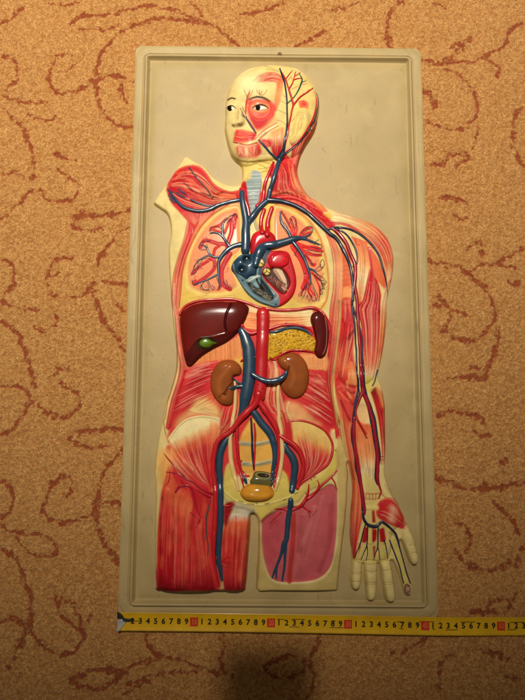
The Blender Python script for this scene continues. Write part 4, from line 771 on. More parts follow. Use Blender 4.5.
tubes('neck_artery', ["b 322,462,.7 358,436,.8 398,398,.8 434,350,.9 464,292,.9 480,235,.8 481,190,.7 468,155,.4", "b 446,345,.4 462,322,.4 480,300,.3"], M_ART, lift=.3)
tubes('neck_vein', ["b 326,468,.6 364,443,.6 405,405,.6 442,355,.6 472,296,.6 488,236,.6 489,190,.5 478,160,.3", "b 450,350,.4 470,345,.4 485,310,.3"], M_NAVY, lift=.6)
tubes('facial_vein', ["b 102,242,.4 112,262,.5 120,280,.6 135,296,.9 155,328,1.1 178,362,.9", "b 105,272,.3 118,282,.4 132,284,.4", "b 196,402,1.0 206,414,.9"], M_PURP, lift=.4)
tubes('facial_vein', ["b 202,408,1.0 226,434,1.1 252,464,1.1 282,492,1.3"], M_VEIN, lift=.4)
# belly vessels
tubes('vena_cava', ["g 6,200,3.0 28,245,3.6 42,300,3.8 46,360,3.8 44,430,3.8 36,500,3.7 24,560,3.4 8,620,3.0 -6,655,2.4"], M_VEIN, lift=.15, taper=(.75,.5), label='broad blue vein beside the red aorta in the belly', rs=1.72, flat=.62)
DOTS = ["g %d,%d,.5 %d,%d" % (x, y, x+4, y+2) for x, y in ((112,180),(100,300),(96,502),(88,470),(110,492))]
tubes('renal_vein', ["g 60,420,1.6 85,435,1.8 115,450,2.0 155,455,2.0 195,448,1.9 220,430,1.8 232,408,1.3"], M_VEIN, lift=2.6, rs=1.4)
tubes('renal_vein', ["f 465,482,1.4 440,482,1.4 415,490,1.2 398,492,.8", "f 462,470,.7 435,460,.8 412,440,.6"], M_VEIN, lift=.9, rs=1.3)
tubes('renal_artery', ["g 150,338,.9 172,348,1.0 200,325,1.1 240,305,1.1 300,300,1.0 345,306,.8 372,315,.6"], M_ART, lift=.5)
tubes('hepatic_artery', ["g 85,210,1.4 55,217,1.5 25,200,1.4 10,178,1.2", "g 140,196,1.2 180,184,1.1 225,174,1.0 290,176,1.0 340,190,.9 365,215,.6", "g 205,180,.7 232,165,.5"], M_ART, lift=.7, rs=1.25)
tubes('splenic_vein', ["g 152,212,1.2 190,205,1.5 235,192,1.5 290,190,1.4 330,205,1.2 358,228,.8"], M_VEIN, lift=.8, rs=1.15)
for d_ in DOTS: tubes('branch_opening', [d_], M_DIA2, lift=12.5)
tubes('gonadal_artery', ["g 90,334,.9 55,336,1.0 25,342,1.0 5,355,.7", "g 75,330,.6 40,328,.6"], M_ART, lift=1.3, rs=1.3)
tubes('iliac_vein', ["j 82,48,2.4 102,72,2.6 130,112,2.7 162,150,2.7 186,190,2.5 199,250,2.1 200,300,1.8 190,350,1.4 182,400,.9", "j 165,152,1.6 180,185,1.6"], M_VEIN, lift=.2, rs=1.45, flat=.7)
tubes('iliac_vein', ["j 246,222,2.0 262,250,2.6 286,285,3.0 300,330,3.0 295,390,2.8 284,452,2.6", "j 279,502,2.2 276,530,2.5 268,580,2.2 262,640,2.2 258,690,2.1 l 246,320,1.8 225,390,1.1 200,450,.9 186,488,.7", ("l 256,280,1.6 250,380,1.1 244,450,.9 238,505,.7", {}), ("l 248,310,1.2 225,380,.8 208,440,.8 205,492,.6", {})], M_VEIN, lift=.2, rs=1.25, flat=.7)
tubes('iliac_vein', ["i 408,172,1.6 375,210,2.4 352,265,2.7 347,330,2.6 350,420,2.6 352,500,2.6 350,600,2.6 346,690,2.6 k 342,340,2.3 343,400,2.2 352,450,1.8 360,500,1.0"], M_VEIN, lift=.2, rs=1.3, flat=.7)
tubes('iliac_vein', ["i 440,160,1.0 436,220,1.2 440,280,1.2 452,340,1.2 470,400,1.0 482,420,.6", "j 40,360,1.0 55,400,1.0 60,420,.6", "j 205,360,1.0 190,400,1.2 180,430,.8"], M_VEIN, lift=.1)
tubes('iliac_artery', ["j 118,-30,3.0 105,10,2.8 70,50,2.6 35,85,2.5 8,120,2.2 i 400,160,2.0 360,185,1.9 335,215,1.9 322,265,1.9 316,340,1.8 322,410,1.8 328,470,1.8 326,550,1.9 322,640,1.9 318,690,1.9 k 318,380,1.8 328,450,1.6 345,530,1.0"], M_ART, lift=1.25, taper=(1,.4), rs=1.28, flat=.7)
tubes('iliac_artery', ["j 112,-20,2.8 125,12,2.7 150,50,2.6 180,95,2.4 208,145,2.1 218,190,1.6 220,260,1.5 216,330,1.5 212,380,1.3 200,440,.7", "j 216,172,1.6 250,195,2.0 292,222,2.2 325,262,2.1 342,320,1.9 335,375,1.9 318,420,1.8 312,440,1.5"], M_ART, lift=1.0, rs=1.22, flat=.7)
tubes('pelvic_artery', ["j 12,112,1.6 8,170,1.5 12,240,1.4 18,300,1.3 32,355,1.2 52,378,1.1 70,380,.7", "j 10,290,1.0 25,310,.9 35,302,.5", "j 18,320,.8 5,300,.6", "j 25,360,1.0 35,400,1.0 45,440,.6"], M_ART, lift=.4, rs=1.15)
tubes('pelvic_artery', ["j 204,330,.9 190,318,.7 200,300,.5", "j 212,350,.8 190,365,.7 178,375,.5", "j 208,370,.8 190,395,.8 196,440,.5", "j 205,400,.7 182,425,.5"], M_ART, lift=.5)
tubes('sacral_vein', ["j 80,92,.9 84,150,1.2 86,220,1.2 88,280,1.1 94,345,.9"], M_NAVY, lift=.4)
tubes('sacral_artery', ["j 97,118,.9 101,160,1.1 101,220,1.0 98,290,1.0 96,352,.7"], M_ART, lift=.4)
tubes('ureter', ["f 425,460,.7 428,520,1.0 424,580,1.1 414,640,1.2 i 413,110,1.3 405,160,1.3 401,240,1.4 408,320,1.4 424,380,1.4 442,450,.9"], M_CREAM, lift=.7, rs=1.55, flat=.6)
tubes('ureter', ["g 195,462,.7 190,500,1.1 190,560,1.2 196,630,1.2 j 222,100,1.3 232,190,1.4 236,270,1.5 226,350,1.5 210,420,1.2 203,450,.7"], M_CREAM, lift=.9, rs=1.5, flat=.6)
tubes('hip_artery', ["j 285,106,.8 335,104,1.0 400,124,1.1 455,160,1.2 486,215,1.2 484,275,1.3 460,325,1.4 405,366,1.5 345,402,1.6 312,440,1.4"], M_DIA, lift=.3)
tubes('thigh_artery', ["j 200,545,.6 240,545,1.0 275,552,1.4 320,532,1.5 350,500,1.5 366,462,1.1 370,422,.6", "j 352,500,1.4 395,468,1.3 440,420,1.1 480,385,.9 510,352,.6", "j 330,525,.9 355,545,.8 380,560,.5", "j 350,538,.6 368,562,.5 376,590,.3", "j 410,450,.9 420,425,.7 412,400,.4", "j 480,385,.8 500,415,.7 506,445,.4", "j 366,480,.7 352,465,.4", "j 232,560,.7 200,590,.6 175,620,.4"], M_ART, lift=.5)
tubes('thigh_artery', ["i 316,470,1.3 290,462,1.0 250,440,.9 215,412,.8 180,395,.8 140,370,.7 80,360,.4", "i 70,268,.4 95,300,.6 135,345,.6 175,385,.5", "i 300,488,.9 265,470,.8 235,448,.6", "i 128,462,.9 150,435,1.0 190,428,1.0 210,450,.8 222,500,.6 240,560,.5 258,590,.3", "i 200,560,.3 235,590,.5 250,600,.5 225,640,.3", "i 245,600,.5 232,640,.3", "i 100,350,.4 95,400,.5 80,430,.3"], M_CRIM, lift=.3)
tubes('thigh_artery', ["k 322,385,.9 350,400,.9 380,410,.7 405,412,.4", "k 340,398,.7 372,430,.6 398,440,.3", "k 365,405,.5 385,385,.4 400,390,.3", "k 345,395,.8 330,385,.7"], M_ART, lift=.8)
tubes('thigh_artery', ["k 372,130,.8 400,128,.8 425,120,.4"], M_ART, lift=.8)
tubes('thigh_vein', ["i 300,500,.5 288,560,.7 k 282,200,.8 282,260,.7 290,330,.6 288,380,.4"], M_NERVE, lift=.1)
# ------------------------------------------------------------------ eyes of the head
def dome(name, P_, m, parent, hh=.8, base=0.0, n=5, smooth=True):
    p = crom(Q(P_)[:, :2], True, .6); c = p.mean(0)
    V, F3 = [], []
    for k in range(n + 1):
        s_ = 1 - k / n; q = c + (p - c) * max(s_, .02)
        x, y = unp(q[:, 0], q[:, 1], .03); 
        for _ in range(3): z = zat(x, y); x, y = unp(q[:, 0], q[:, 1], z)
        V.append(np.stack([x, y, z * 0 + z.mean() * .3 + z * .7 + (hh * math.sqrt(1 - s_ ** 2) + base) * MM], 1))
    N_ = len(p); i, j = np.meshgrid(np.arange(n), np.arange(N_), indexing='ij'); j2 = (j + 1) % N_
    Fq = np.stack([i*N_ + j, (i+1)*N_ + j, (i+1)*N_ + j2, i*N_ + j2], -1).reshape(-1, 4)
    me = mesh_np(np.concatenate(V), Fq, name, parent, m); return me
M_EYE = flatmat('eye_white_paint', (232,228,212), .25, .5); M_IRIS = flatmat('eye_iris_paint', (26,14,8), 0.8, .0, spec=.05); M_LID = flatmat('eyelid_paint', (60,26,16), .4, .1)
def circ(t, r): 
    q = Q(t)[0]; return "P " + " ".join("%f,%f" % (q[0] + r*math.cos(a), q[1] + r*math.sin(a)) for a in np.linspace(0, 2*PI, 12, endpoint=False))
for P_, ct, lid in (("b 170,243 182,233 204,230 221,233 234,243 216,249 190,251", "b 190,240", "b 162,240,.4 180,227,.6 206,222,.65 228,229,.55 242,242,.35"), ("b 34,244 42,236 56,233 68,239 72,245 58,250 44,251", "b 49,243", "b 32,242,.3 42,231,.45 58,227,.5 72,234,.4 80,243,.3")):
    e = dome('eye', P_, M_EYE, PART[1], .7, .35); dome('iris', circ(ct, 2.5), M_IRIS, PART[1], .35, 1.0)
    tubes('eyelid', [lid], M_LID, PART[1], lift=.9)
M_VALVE = flatmat('yellow_valve_paint', (226,200,96), .35, .3); M_LINE = flatmat('dark_line_paint', (60,36,12), .5, .1)
for cx_, cy_, r_ in ((245,156,4.3), (293,219,3.8)):
    v_ = dome('heart_valve', circ("R %d,%d" % (cx_, cy_), r_), M_VALVE, heart, 1.3, .5)
    tubes('valve_seam', ["R %f,%f,.32 %f,%f" % (cx_, cy_, cx_ + r_*6.2*math.cos(a_), cy_ + r_*6.2*math.sin(a_)) for a_ in (-1.7, .5, 2.5)] + ["R " + " ".join("%f,%f,.34" % (cx_ + r_*7*math.cos(a_), cy_ + r_*7*math.sin(a_)) for a_ in np.linspace(0, 6.28, 14))], M_LINE, v_, lift=5.2)
# ------------------------------------------------------------------ the moulded sheet itself (flange, bead and inner field)
TL, TR, BR_, BL = [np.array(unp(x, y, ZF)) for x, y in ((135.6, 45.4), (421.0, 48.2), (438.9, 619.5), (117.6, 617.5))]
LW = np.linalg.norm(TR - TL); LH = np.linalg.norm(TL - BL)
def edgepos(L_, fine=.028, n1=56, n2=60):
    a = np.linspace(0, fine, n1, endpoint=False); bmid = np.linspace(fine, L_ - fine, n2, endpoint=False); return np.concatenate([a, bmid, L_ - a[::-1], ])
us = edgepos(LW); us[-1] = LW; vs = edgepos(LH, n2=140); vs[-1] = LH
UU, VV = np.meshgrid(us, vs)
rc = .010
UU2, VV2 = UU.copy(), VV.copy()
for cu, cv_, su, sv in ((rc, rc, -1, -1), (LW - rc, rc, 1, -1), (rc, LH - rc, -1, 1), (LW - rc, LH - rc, 1, 1)):
    du, dv = (UU - cu) * su, (VV - cv_) * sv
    k = (du > 0) & (dv > 0)
    mxx = np.maximum(du, dv); rr_ = np.hypot(du, dv) + 1e-9
    sc = mxx / rr_
    UU2 = np.where(k, cu + su * du * sc, UU2); VV2 = np.where(k, cv_ + sv * dv * sc, VV2)
fu, fv = UU2 / LW, VV2 / LH
PX = (BL[0]*(1-fu) + BR_[0]*fu)*(1-fv) + (TL[0]*(1-fu) + TR[0]*fu)*fv
PY = (BL[1]*(1-fu) + BR_[1]*fu)*(1-fv) + (TL[1]*(1-fu) + TR[1]*fu)*fv
# distance to the rounded rectangle, corners of the bead rounded
def rrd(u, v, r):
    qx = np.abs(u - LW/2) - (LW/2 - r); qy = np.abs(v - LH/2) - (LH/2 - r)
    return -(np.hypot(np.maximum(qx, 0), np.maximum(qy, 0)) + np.minimum(np.maximum(qx, qy), 0) - r)
DD = rrd(UU2, VV2, .022)
PRD = np.array([0, 9, 11.5, 12.6, 13.4, 15.2, 17.0, 18.6, 20.5, 22.2, 24.2, 30, 400]) * MM
PRZ = np.array([3.2, 3.2, 3.0, 1.0, 1.6, 5.8, 7.6, 7.2, 3.0, .6, 1.0, 2.4, 2.4]) * MM
ZZ = np.interp(DD, PRD, PRZ)
ZZ += (vnoise(*ZZ.shape, 14) - .5) * .0007 + (vnoise(*ZZ.shape, 5) - .5) * .0002
gm = np.minimum(DD / .004, 1); ZZ = ZZ - (1 - np.clip(gm, 0, 1)) ** 2 * .0008
hn, wn = ZZ.shape
V = np.stack([PX, PY, ZZ], -1).reshape(-1, 3)
i, j = np.meshgrid(np.arange(hn-1), np.arange(wn-1), indexing='ij')
Fq = np.stack([i*wn+j, i*wn+j+1, (i+1)*wn+j+1, (i+1)*wn+j], -1).reshape(-1, 4)
loop = np.concatenate([np.arange(wn), (np.arange(1, hn)*wn + wn-1), (hn-1)*wn + np.arange(wn-2, -1, -1), np.arange(hn-2, 0, -1)*wn])
skirt = V[loop].copy(); skirt[:, 2] = -.004; n0 = len(V); nl = len(loop)
sk = np.stack([loop, n0 + np.arange(nl), n0 + (np.arange(nl)+1) % nl, np.roll(loop, -1)], 1)
M_PANEL = mat('beige_plastic_sheet', .5, False, tuple(lin((180,158,110))), .2, 260, coat=.0, spec=.35, mott=.10)
nt = M_PANEL.node_tree; N = nt.nodes; Lk = nt.links
pb = N['Principled BSDF']; src = pb.inputs['Base Color'].links[0].from_socket
tc = N.new('ShaderNodeTexCoord')
def stain(src, scale, lo, hi, col, amt, dist=0, detail=5, stretch=(1,1,1)):
    n = N.new('ShaderNodeTexNoise'); n.inputs['Scale'].default_value = scale; n.inputs['Detail'].default_value = detail; n.inputs['Distortion'].default_value = dist
    mp = N.new('ShaderNodeMapping'); mp.inputs['Scale'].default_value = stretch; Lk.new(tc.outputs['Object'], mp.inputs[0]); Lk.new(mp.outputs[0], n.inputs['Vector'])
    r = N.new('ShaderNodeMapRange'); r.inputs[1].default_value = lo; r.inputs[2].default_value = hi; r.inputs[4].default_value = amt; Lk.new(n.outputs['Fac'], r.inputs[0])
    m = N.new('ShaderNodeMix'); m.data_type = 'RGBA'; Lk.new(r.outputs[0], m.inputs[0]); Lk.new(src, m.inputs[6]); m.inputs[7].default_value = (*lin(col), 1); return m.outputs[2]
src = stain(src, 9, .52, .72, (150,128,78), .35, .5)
src = stain(src, 340, .70, .76, (90,64,34), .6, 0, 2)
src = stain(src, 60, .66, .74, (128,100,56), .45, 1.5, 6, (1, .25, 1))
src = stain(src, 26, .60, .78, (196,178,130), .5, .8)
Lk.new(src, pb.inputs['Base Color'])
mesh_np(np.concatenate([V, skirt]), np.concatenate([Fq, sk]), 'backing_sheet', board, M_PANEL)
# hanging hole at the top
t_ = np.linspace(0, 2*PI, 20, endpoint=False); hx, hy = unp(279.7, 54.0, ZF)
ringV = np.concatenate([np.stack([hx + r_*np.cos(t_), hy + r_*np.sin(t_), np.full(20, z_)], 1) for r_, z_ in ((.0030, .0031), (.0024, .0040), (.0015, .0041), (.0011, .0034), (.0001, .0033))])
i, j = np.meshgrid(np.arange(4), np.arange(20), indexing='ij'); j2 = (j+1) % 20
mesh_np(ringV, np.stack([i*20+j, i*20+j2, (i+1)*20+j2, (i+1)*20+j], -1).reshape(-1, 4), 'hanging_eyelet', board, flatmat('eyelet_brown', (120,84,44), .5, 0))
# ------------------------------------------------------------------ carpet
CURV = [("A 0,78 30,60 55,40 82,15", 1.0), ("A 165,0 200,10 240,8 265,0", .6), ("A 245,72 290,50 350,48 400,40 450,25 525,12", 1.1), ("A 270,98 330,97 375,98 410,80", .45), ("A 525,66 470,80 420,105 385,140 355,180 338,225 333,270 335,320 345,365 370,405 410,435 470,445", 1.0),
 ("A 255,188 230,182 200,190 178,225 168,265 175,305 205,318 250,315 295,298 330,275 370,262 410,262 470,290", 1.0), ("A 190,250 240,235 290,195", .3), ("A 415,290 430,330 450,355", .5), ("A 0,190 35,200 55,230 50,275 20,300 5,305", .8),
 ("A 12,328 45,342 75,355 115,352 155,358", .9), ("A 90,370 100,400 130,410 170,420 190,400", .35), ("A 0,370 35,400 70,440 95,490 112,540 115,620", 1.0), ("A 195,538 225,548 260,560", 1.0), ("A 200,590 230,610 275,640", .6),
 ("A 0,608 45,603 80,612 110,625", 1.0), ("B 110,30 80,60 40,100 0,135", 1.0), ("B 135,35 160,60 200,72 245,65 270,40 275,5", 1.0), ("B 260,120 292,120", 2.0), ("B 300,125 350,118 400,115 460,98", 1.2), ("B 240,148 270,165 310,172 355,170", .8),
 ("B 250,270 220,268 190,278 168,310 160,350 172,390 200,408 250,410 300,390 325,360", 1.0), ("B 165,335 200,330 240,320", .35), ("B 460,155 420,180 380,220 350,265 335,300", 1.0), ("B 350,350 390,355 450,368", 1.2), ("B 320,390 340,440 360,490 390,530 410,555", 1.3), ("B 420,580 440,605", 1.1),
 ("B 0,275 30,285 45,320 40,370 10,395", .9), ("B 0,425 40,440 80,450 140,455", .9), ("B 0,490 40,520 70,560 90,620 108,700", 1.3), ("B 410,430 430,455 448,455", .6), ("B 100,500 130,520 160,525 200,490 180,470", .35), ("B 195,680 200,655 215,650", .8), ("B 230,662 258,668", .7),
 ("D 68,0 95,70 112,130 112,165", 1.2), ("D 0,160 50,158 85,172 104,200 85,250 50,300 0,335", 1.0), ("D 195,125 200,95 230,100 255,108", .9), ("D 120,215 150,245 200,268 245,262 280,215 255,175 205,150", 1.0), ("D 240,348 280,325 340,318 400,312 440,315", 1.0), ("D 240,348 280,370 330,378 375,372", .9),
 ("D 432,390 400,415 365,460 342,510 336,570 335,620 350,690", 1.1), ("D 245,480 205,485 165,530 150,580 160,620 200,640 260,640 310,615 345,580 390,572 425,580", 1.1), ("D 245,480 250,515 240,545 200,550", .6), ("D 0,490 30,520 42,560 20,610 0,622", 1.1), ("D 0,650 40,675 90,685 145,685", 1.0),
 ("E 0,90 40,112 70,125 130,125 170,140 200,180 170,200 120,200 80,175 55,140", .7), ("E 0,175 40,200 70,250 92,300 103,350 103,410 92,460 60,520 25,590", 1.3), ("E 335,40 340,90 355,140 380,180 415,225", 1.5), ("E 0,430 30,420 65,430 92,460", 1.0), ("E 110,468 140,510 180,538 230,542 270,520 290,480 255,440 210,410 195,375 198,340", 1.1),
 ("E 225,360 262,365", .8), ("E 300,440 308,415", .6), ("E 290,480 275,420 250,380", .5), ("E 520,570 470,580 425,605 380,600 320,600 270,620 245,635 280,660 340,665 390,650 420,620", 1.1), ("E 525,640 480,655 430,690", 1.0), ("E 500,460 515,500 525,520", .9),
 ("L 45,30 55,60 75,78 110,85 150,100 190,115 210,118", 1.0), ("L 0,110 40,92 80,85", .9), ("L 185,30 195,60 185,90 200,115", 1.0), ("L 270,100 300,85 335,82 350,95 330,115 290,118 270,100", 1.0), ("L 375,35 372,60 358,80", .8), ("L 355,85 365,130 350,159", .5), ("L 0,140 50,120 100,112 150,108", .5),
 ("K 0,48 25,38 60,32 110,38 150,45 180,60 215,90", 1.0), ("K 0,12 40,8 80,15 120,30 150,45", 1.1), ("K 115,0 135,18 150,45", .8), ("K 218,22 245,22 270,12 298,0", 1.2), ("K 320,88 350,75 380,55", .8), ("K 395,15 430,8 445,0", .7), ("K 505,88 500,60 510,20 525,0", .9),
 ("G 60,160 50,110 45,65 60,30 90,5 110,0", 1.1), ("G 200,0 235,8 250,20", 1.0), ("G 165,205 200,215 235,215 270,195 310,150 335,128", 1.0), ("G 265,160 300,145 320,170", 1.2), ("G 240,215 300,215 360,205 410,178 460,145 480,95 525,75", .9), ("G 380,198 420,215 440,240 430,268", .9), ("G 245,235 290,255 335,300 360,355 355,400 320,440 270,450 215,440 185,415", .8),
 ("G 165,312 195,330 212,360 205,378", .9), ("G 200,575 240,570 270,540 330,535 320,560 280,580", 1.3), ("G 362,440 362,480 345,515", .5), ("G 525,375 500,390 488,430 490,500 510,560 520,575", 1.3), ("G 245,688 300,695", 1.2),
 ("H 240,60 280,65 325,75", 1.2), ("H 280,120 300,132 340,130", .6), ("H 190,280 240,290 285,300 330,325 380,370 410,410 425,460 415,500 375,545 330,558 280,550 240,530", 1.2), ("H 330,240 350,222 380,215 375,260", 1.1), ("H 330,310 380,298 430,285 480,260 525,235", .9), ("H 435,285 450,300 490,305", 1.1), ("H 220,400 250,430 270,455 325,465", .9), ("H 470,355 510,360", 1.2),
 ("H 270,455 260,490 240,530", .6), ("H 430,520 435,570 420,620 400,660 390,690", .9), ("H 310,690 350,685 395,690", 1.2), ("H 205,440 225,435", 1.0),
 ("I 425,20 405,80 385,135", .9), ("I 335,95 400,92", .9), ("I 255,135 310,130 385,135", .9), ("I 225,262 270,250 325,258 370,270 380,290", 1.3), ("I 350,318 370,335 400,332", 1.0), ("I 440,435 470,420", .9), ("I 455,460 460,480", .8), ("I 215,488 260,498 310,522 365,525 410,522 460,515 525,500", 1.2), ("I 380,500 395,515", 1.0), ("I 420,570 450,600 475,625 510,680", 1.2), ("I 290,640 320,655 335,690", 1.4),
 ("J 290,85 325,100 335,140 325,180", 1.1), ("J 280,175 310,215 350,240 400,250 450,238 475,220", 1.3), ("J 415,0 440,30 475,60", 1.0), ("J 400,380 410,360 440,350 480,355 498,330", 1.2), ("J 335,400 365,400 400,395 450,400 475,390 480,365", 1.2), ("J 65,548 100,535 150,515 190,490", .9), ("J 230,620 230,580 250,560 275,548", 1.0), ("J 225,640 230,690", .8), ("J 385,535 430,545 465,560", 1.1), ("J 460,625 500,628", 1.1), ("J 500,240 515,180 525,150", .8)]
def axis(lo, hi, flo, fhi, st):
    mid = np.arange(flo, fhi, st); k = np.arange(1, 40)
    a = flo - np.cumsum(st * 1.18 ** k); a = a[a > lo]; c = mid[-1] + np.cumsum(st * 1.18 ** k); c = c[c < hi]
    return np.concatenate([[lo], a[::-1], mid, c, [hi]])
CS = .00125
cx = axis(-2.2, 2.2, -.47, .47, CS); cy = axis(-2.0, 2.6, -.40, .70, CS)
i0x = int(np.argmin(abs(cx + .47))); i0y = int(np.argmin(abs(cy + .40)))
FWx, FWy = int(.94 / CS), int(1.10 / CS)
pat = np.zeros((FWy, FWx), np.float32)
for t_, w_ in CURV:
    p = crom(Q(t_)[:, :2], False, 1.5); x, y = unp(p[:, 0], p[:, 1], 0)
    q = np.stack([(x + .47) / CS, (y + .40) / CS], 1)
    w_ = w_ * 1.28; W = w_ * 1.15 + 3.5
    wob = np.interp(np.arange(len(q)), np.arange(0, len(q) + 4, 3), .55 + .9 * RNG.random(len(np.arange(0, len(q) + 4, 3))))
    for k in range(len(q) - 1):
        a, b_ = q[k], q[k+1]; e = b_ - a; L2 = e @ e + 1e-6
        ax0, ax1 = max(0, int(min(a[0], b_[0]) - W)), min(FWx, int(max(a[0], b_[0]) + W) + 2); ay0, ay1 = max(0, int(min(a[1], b_[1]) - W)), min(FWy, int(max(a[1], b_[1]) + W) + 2)
        if ax1 <= ax0 or ay1 <= ay0: continue
        gx = np.arange(ax0, ax1)[None] - a[0]; gy = np.arange(ay0, ay1)[:, None] - a[1]
        t = np.clip((gx*e[0] + gy*e[1]) / L2, 0, 1); d = np.sqrt((gx - t*e[0])**2 + (gy - t*e[1])**2)
        sl = (slice(ay0, ay1), slice(ax0, ax1)); wl = w_ * 1.15 * wob[k]
        pat[sl] = np.maximum(pat[sl], np.clip(1.0 - (d - wl * .4) / (wl * .9 + .9), 0, 1) * (.75 + .25 * wob[k]))
nx, ny = len(cx), len(cy)
wx_ = (vnoise(FWy, FWx, 2.2) - .5) * 4.2 + (vnoise(FWy, FWx, 6) - .5) * 4; wy_ = (vnoise(FWy, FWx, 2.2) - .5) * 4.2 + (vnoise(FWy, FWx, 6) - .5) * 4
pat = bil(pat, np.arange(FWx)[None, :] + wx_, np.arange(FWy)[:, None] + wy_).astype(np.float32)
spk = np.clip((vnoise(FWy, FWx, 1.6) - .93) * 12, 0, 1) * (vnoise(FWy, FWx, 20) > .5)
pat *= np.clip(.35 + 1.1 * vnoise(FWy, FWx, 5), 0, 1.15) * np.clip(.5 + .9 * vnoise(FWy, FWx, 2), 0, 1.2)
pat = np.maximum(pat, spk * .7)
pf = np.zeros((ny, nx), np.float32); pf[i0y:i0y+FWy, i0x:i0x+FWx] = pat[:, :]
fine = np.zeros((ny, nx), np.float32); g1 = RNG.random((ny, nx)).astype(np.float32)
tuft = blur(g1, .75); tuft = (tuft - tuft.mean()) / tuft.std()
inz = np.zeros((ny, nx), np.float32); inz[i0y:i0y+FWy-2, i0x:i0x+FWx-2] = 1; inz = blur(inz, 3); tuft *= inz
low = (vnoise(ny, nx, 24) - .5) * inz
zc = -.0035 + tuft * .0004 + low * .0012 - pf * .0009
CXX, CYY = np.meshgrid(cx, cy)
i, j = np.meshgrid(np.arange(ny-1), np.arange(nx-1), indexing='ij')
Fq = np.stack([i*nx+j, i*nx+j+1, (i+1)*nx+j+1, (i+1)*nx+j], -1).reshape(-1, 4)
col = np.stack([pf, np.clip(.5 + .17 * tuft, 0, 1), low + .5], -1).reshape(-1, 3)
mc = bpy.data.materials.new('cut_pile_carpet'); mc.use_nodes = True; nt = mc.node_tree; N = nt.nodes; Lk = nt.links; pb = N['Principled BSDF']
at = N.new('ShaderNodeAttribute'); at.attribute_name = 'paint'; sp = N.new('ShaderNodeSeparateColor'); Lk.new(at.outputs['Color'], sp.inputs[0]); tc = N.new('ShaderNodeTexCoord')
NSC = 1
def noise(sc, det=3, dist=0):
    n = N.new('ShaderNodeTexNoise'); n.inputs['Scale'].default_value = sc; n.inputs['Detail'].default_value = det; n.inputs['Distortion'].default_value = dist; Lk.new(tc.outputs['Object'], n.inputs['Vector']); return n.outputs['Fac']
def math_(op, a, b_, c=None):
    m = N.new('ShaderNodeMath'); m.operation = op
    for q, v in enumerate((a, b_, c)):
        if v is None: continue
        if isinstance(v, (int, float)): m.inputs[q].default_value = v
        else: Lk.new(v, m.inputs[q])
    return m.outputs[0]
def mixc(f, a, b_):
    m = N.new('ShaderNodeMix'); m.data_type = 'RGBA'
    if isinstance(f, (int, float)): m.inputs[0].default_value = f
    else: Lk.new(f, m.inputs[0])
    for q, v in ((6, a), (7, b_)):
        if isinstance(v, tuple): m.inputs[q].default_value = (*v, 1)
        else: Lk.new(v, m.inputs[q])
    return m.outputs[2]
def ramp(v, lo, hi, a=0., b_=1.):
    r = N.new('ShaderNodeMapRange'); r.inputs[1].default_value = lo; r.inputs[2].default_value = hi; r.inputs[3].default_value = a; r.inputs[4].default_value = b_; Lk.new(v, r.inputs[0]); return r.outputs[0]
nA = noise(620, 4, .2); nB = noise(170, 5, .6); nC = noise(14, 4); nD = noise(900, 2)
base = mixc(ramp(nA, .38, .62), tuple(lin((184,119,56))), tuple(lin((236,187,116))))
base = mixc(ramp(sp.outputs[1], .25, .75, .6, 0), base, tuple(lin((156,92,38))))
base = mixc(ramp(nB, .58, .72, 0, .6), base, tuple(lin((178,104,46))))
base = mixc(ramp(nC, .4, .75, 0, .25), base, tuple(lin((196,140,78))))
pv = math_('ADD', sp.outputs[0], math_('MULTIPLY', math_('SUBTRACT', nB, .5), 1.8)); pv = math_('ADD', pv, math_('MULTIPLY', math_('SUBTRACT', nA, .5), 2.2))
pm = math_('MULTIPLY', ramp(pv, .26, .52), ramp(sp.outputs[0], .03, .2))
base = mixc(math_('MULTIPLY', pm, .88), base, mixc(ramp(nD, .35, .65), tuple(lin((120,42,18))), tuple(lin((172,76,36)))))
Lk.new(base, pb.inputs['Base Color']); pb.inputs['Roughness'].default_value = .95; pb.inputs['Specular IOR Level'].default_value = .15
pb.inputs['Sheen Weight'].default_value = .15
bp = N.new('ShaderNodeBump'); bp.inputs['Strength'].default_value = .8; bp.inputs['Distance'].default_value = .003
Lk.new(math_('ADD', nA, math_('MULTIPLY', nD, .5)), bp.inputs['Height']); Lk.new(bp.outputs['Normal'], pb.inputs['Normal'])
cp = mesh_np(np.stack([CXX, CYY, zc], -1).reshape(-1, 3), Fq, 'carpet', None, mc, col); cp['kind'] = 'structure'; cp['label'] = 'tan cut pile carpet with rust brown scroll pattern'
# a few loose crumbs of fluff
# ------------------------------------------------------------------ steel tape across the lower flange
tape = empty('tape_measure', (0, 0, 0), 'yellow steel measuring tape pulled out along the bottom edge of the anatomy board', 'tape measure')
ax_, ay_ = unp(117.8, 621.4, .006); bx_, by_ = unp(525, 627.2, .006)
tdir = np.array([bx_ - ax_, by_ - ay_]); tl = np.linalg.norm(tdir); tdir /= tl; tn = np.array([-tdir[1], tdir[0]])
HWT = .0114
def tp(s, w, dz=0.):
    """point on the tape: s metres along it, w across"""
    sag = .0 if s < LWt else 0
    z = .0050 + .0018 * (w / HWT) ** 2 * 1.0 + drop(s) + dz
    c = np.array([ax_, ay_]) + tdir * s + tn * (w + .0006 * math.sin(s * 9)); return (c[0], c[1], z)
LWt = .418
def drop(s): 
    u = min(1, max(0, (s - .40) / .16)); return -.0052 * u * u * (3 - 2*u)
NS, NW = 300, 17
ss = np.linspace(0, .80, NS); ww = np.linspace(-HWT, HWT, NW)
top = np.array([[tp(s, w) for w in ww] for s in ss]); bot = np.array([[tp(s, w, -.0003) for w in ww] for s in ss])
V = np.concatenate([top.reshape(-1, 3), bot.reshape(-1, 3)]); o_ = NS * NW
i, j = np.meshgrid(np.arange(NS-1), np.arange(NW-1), indexing='ij')
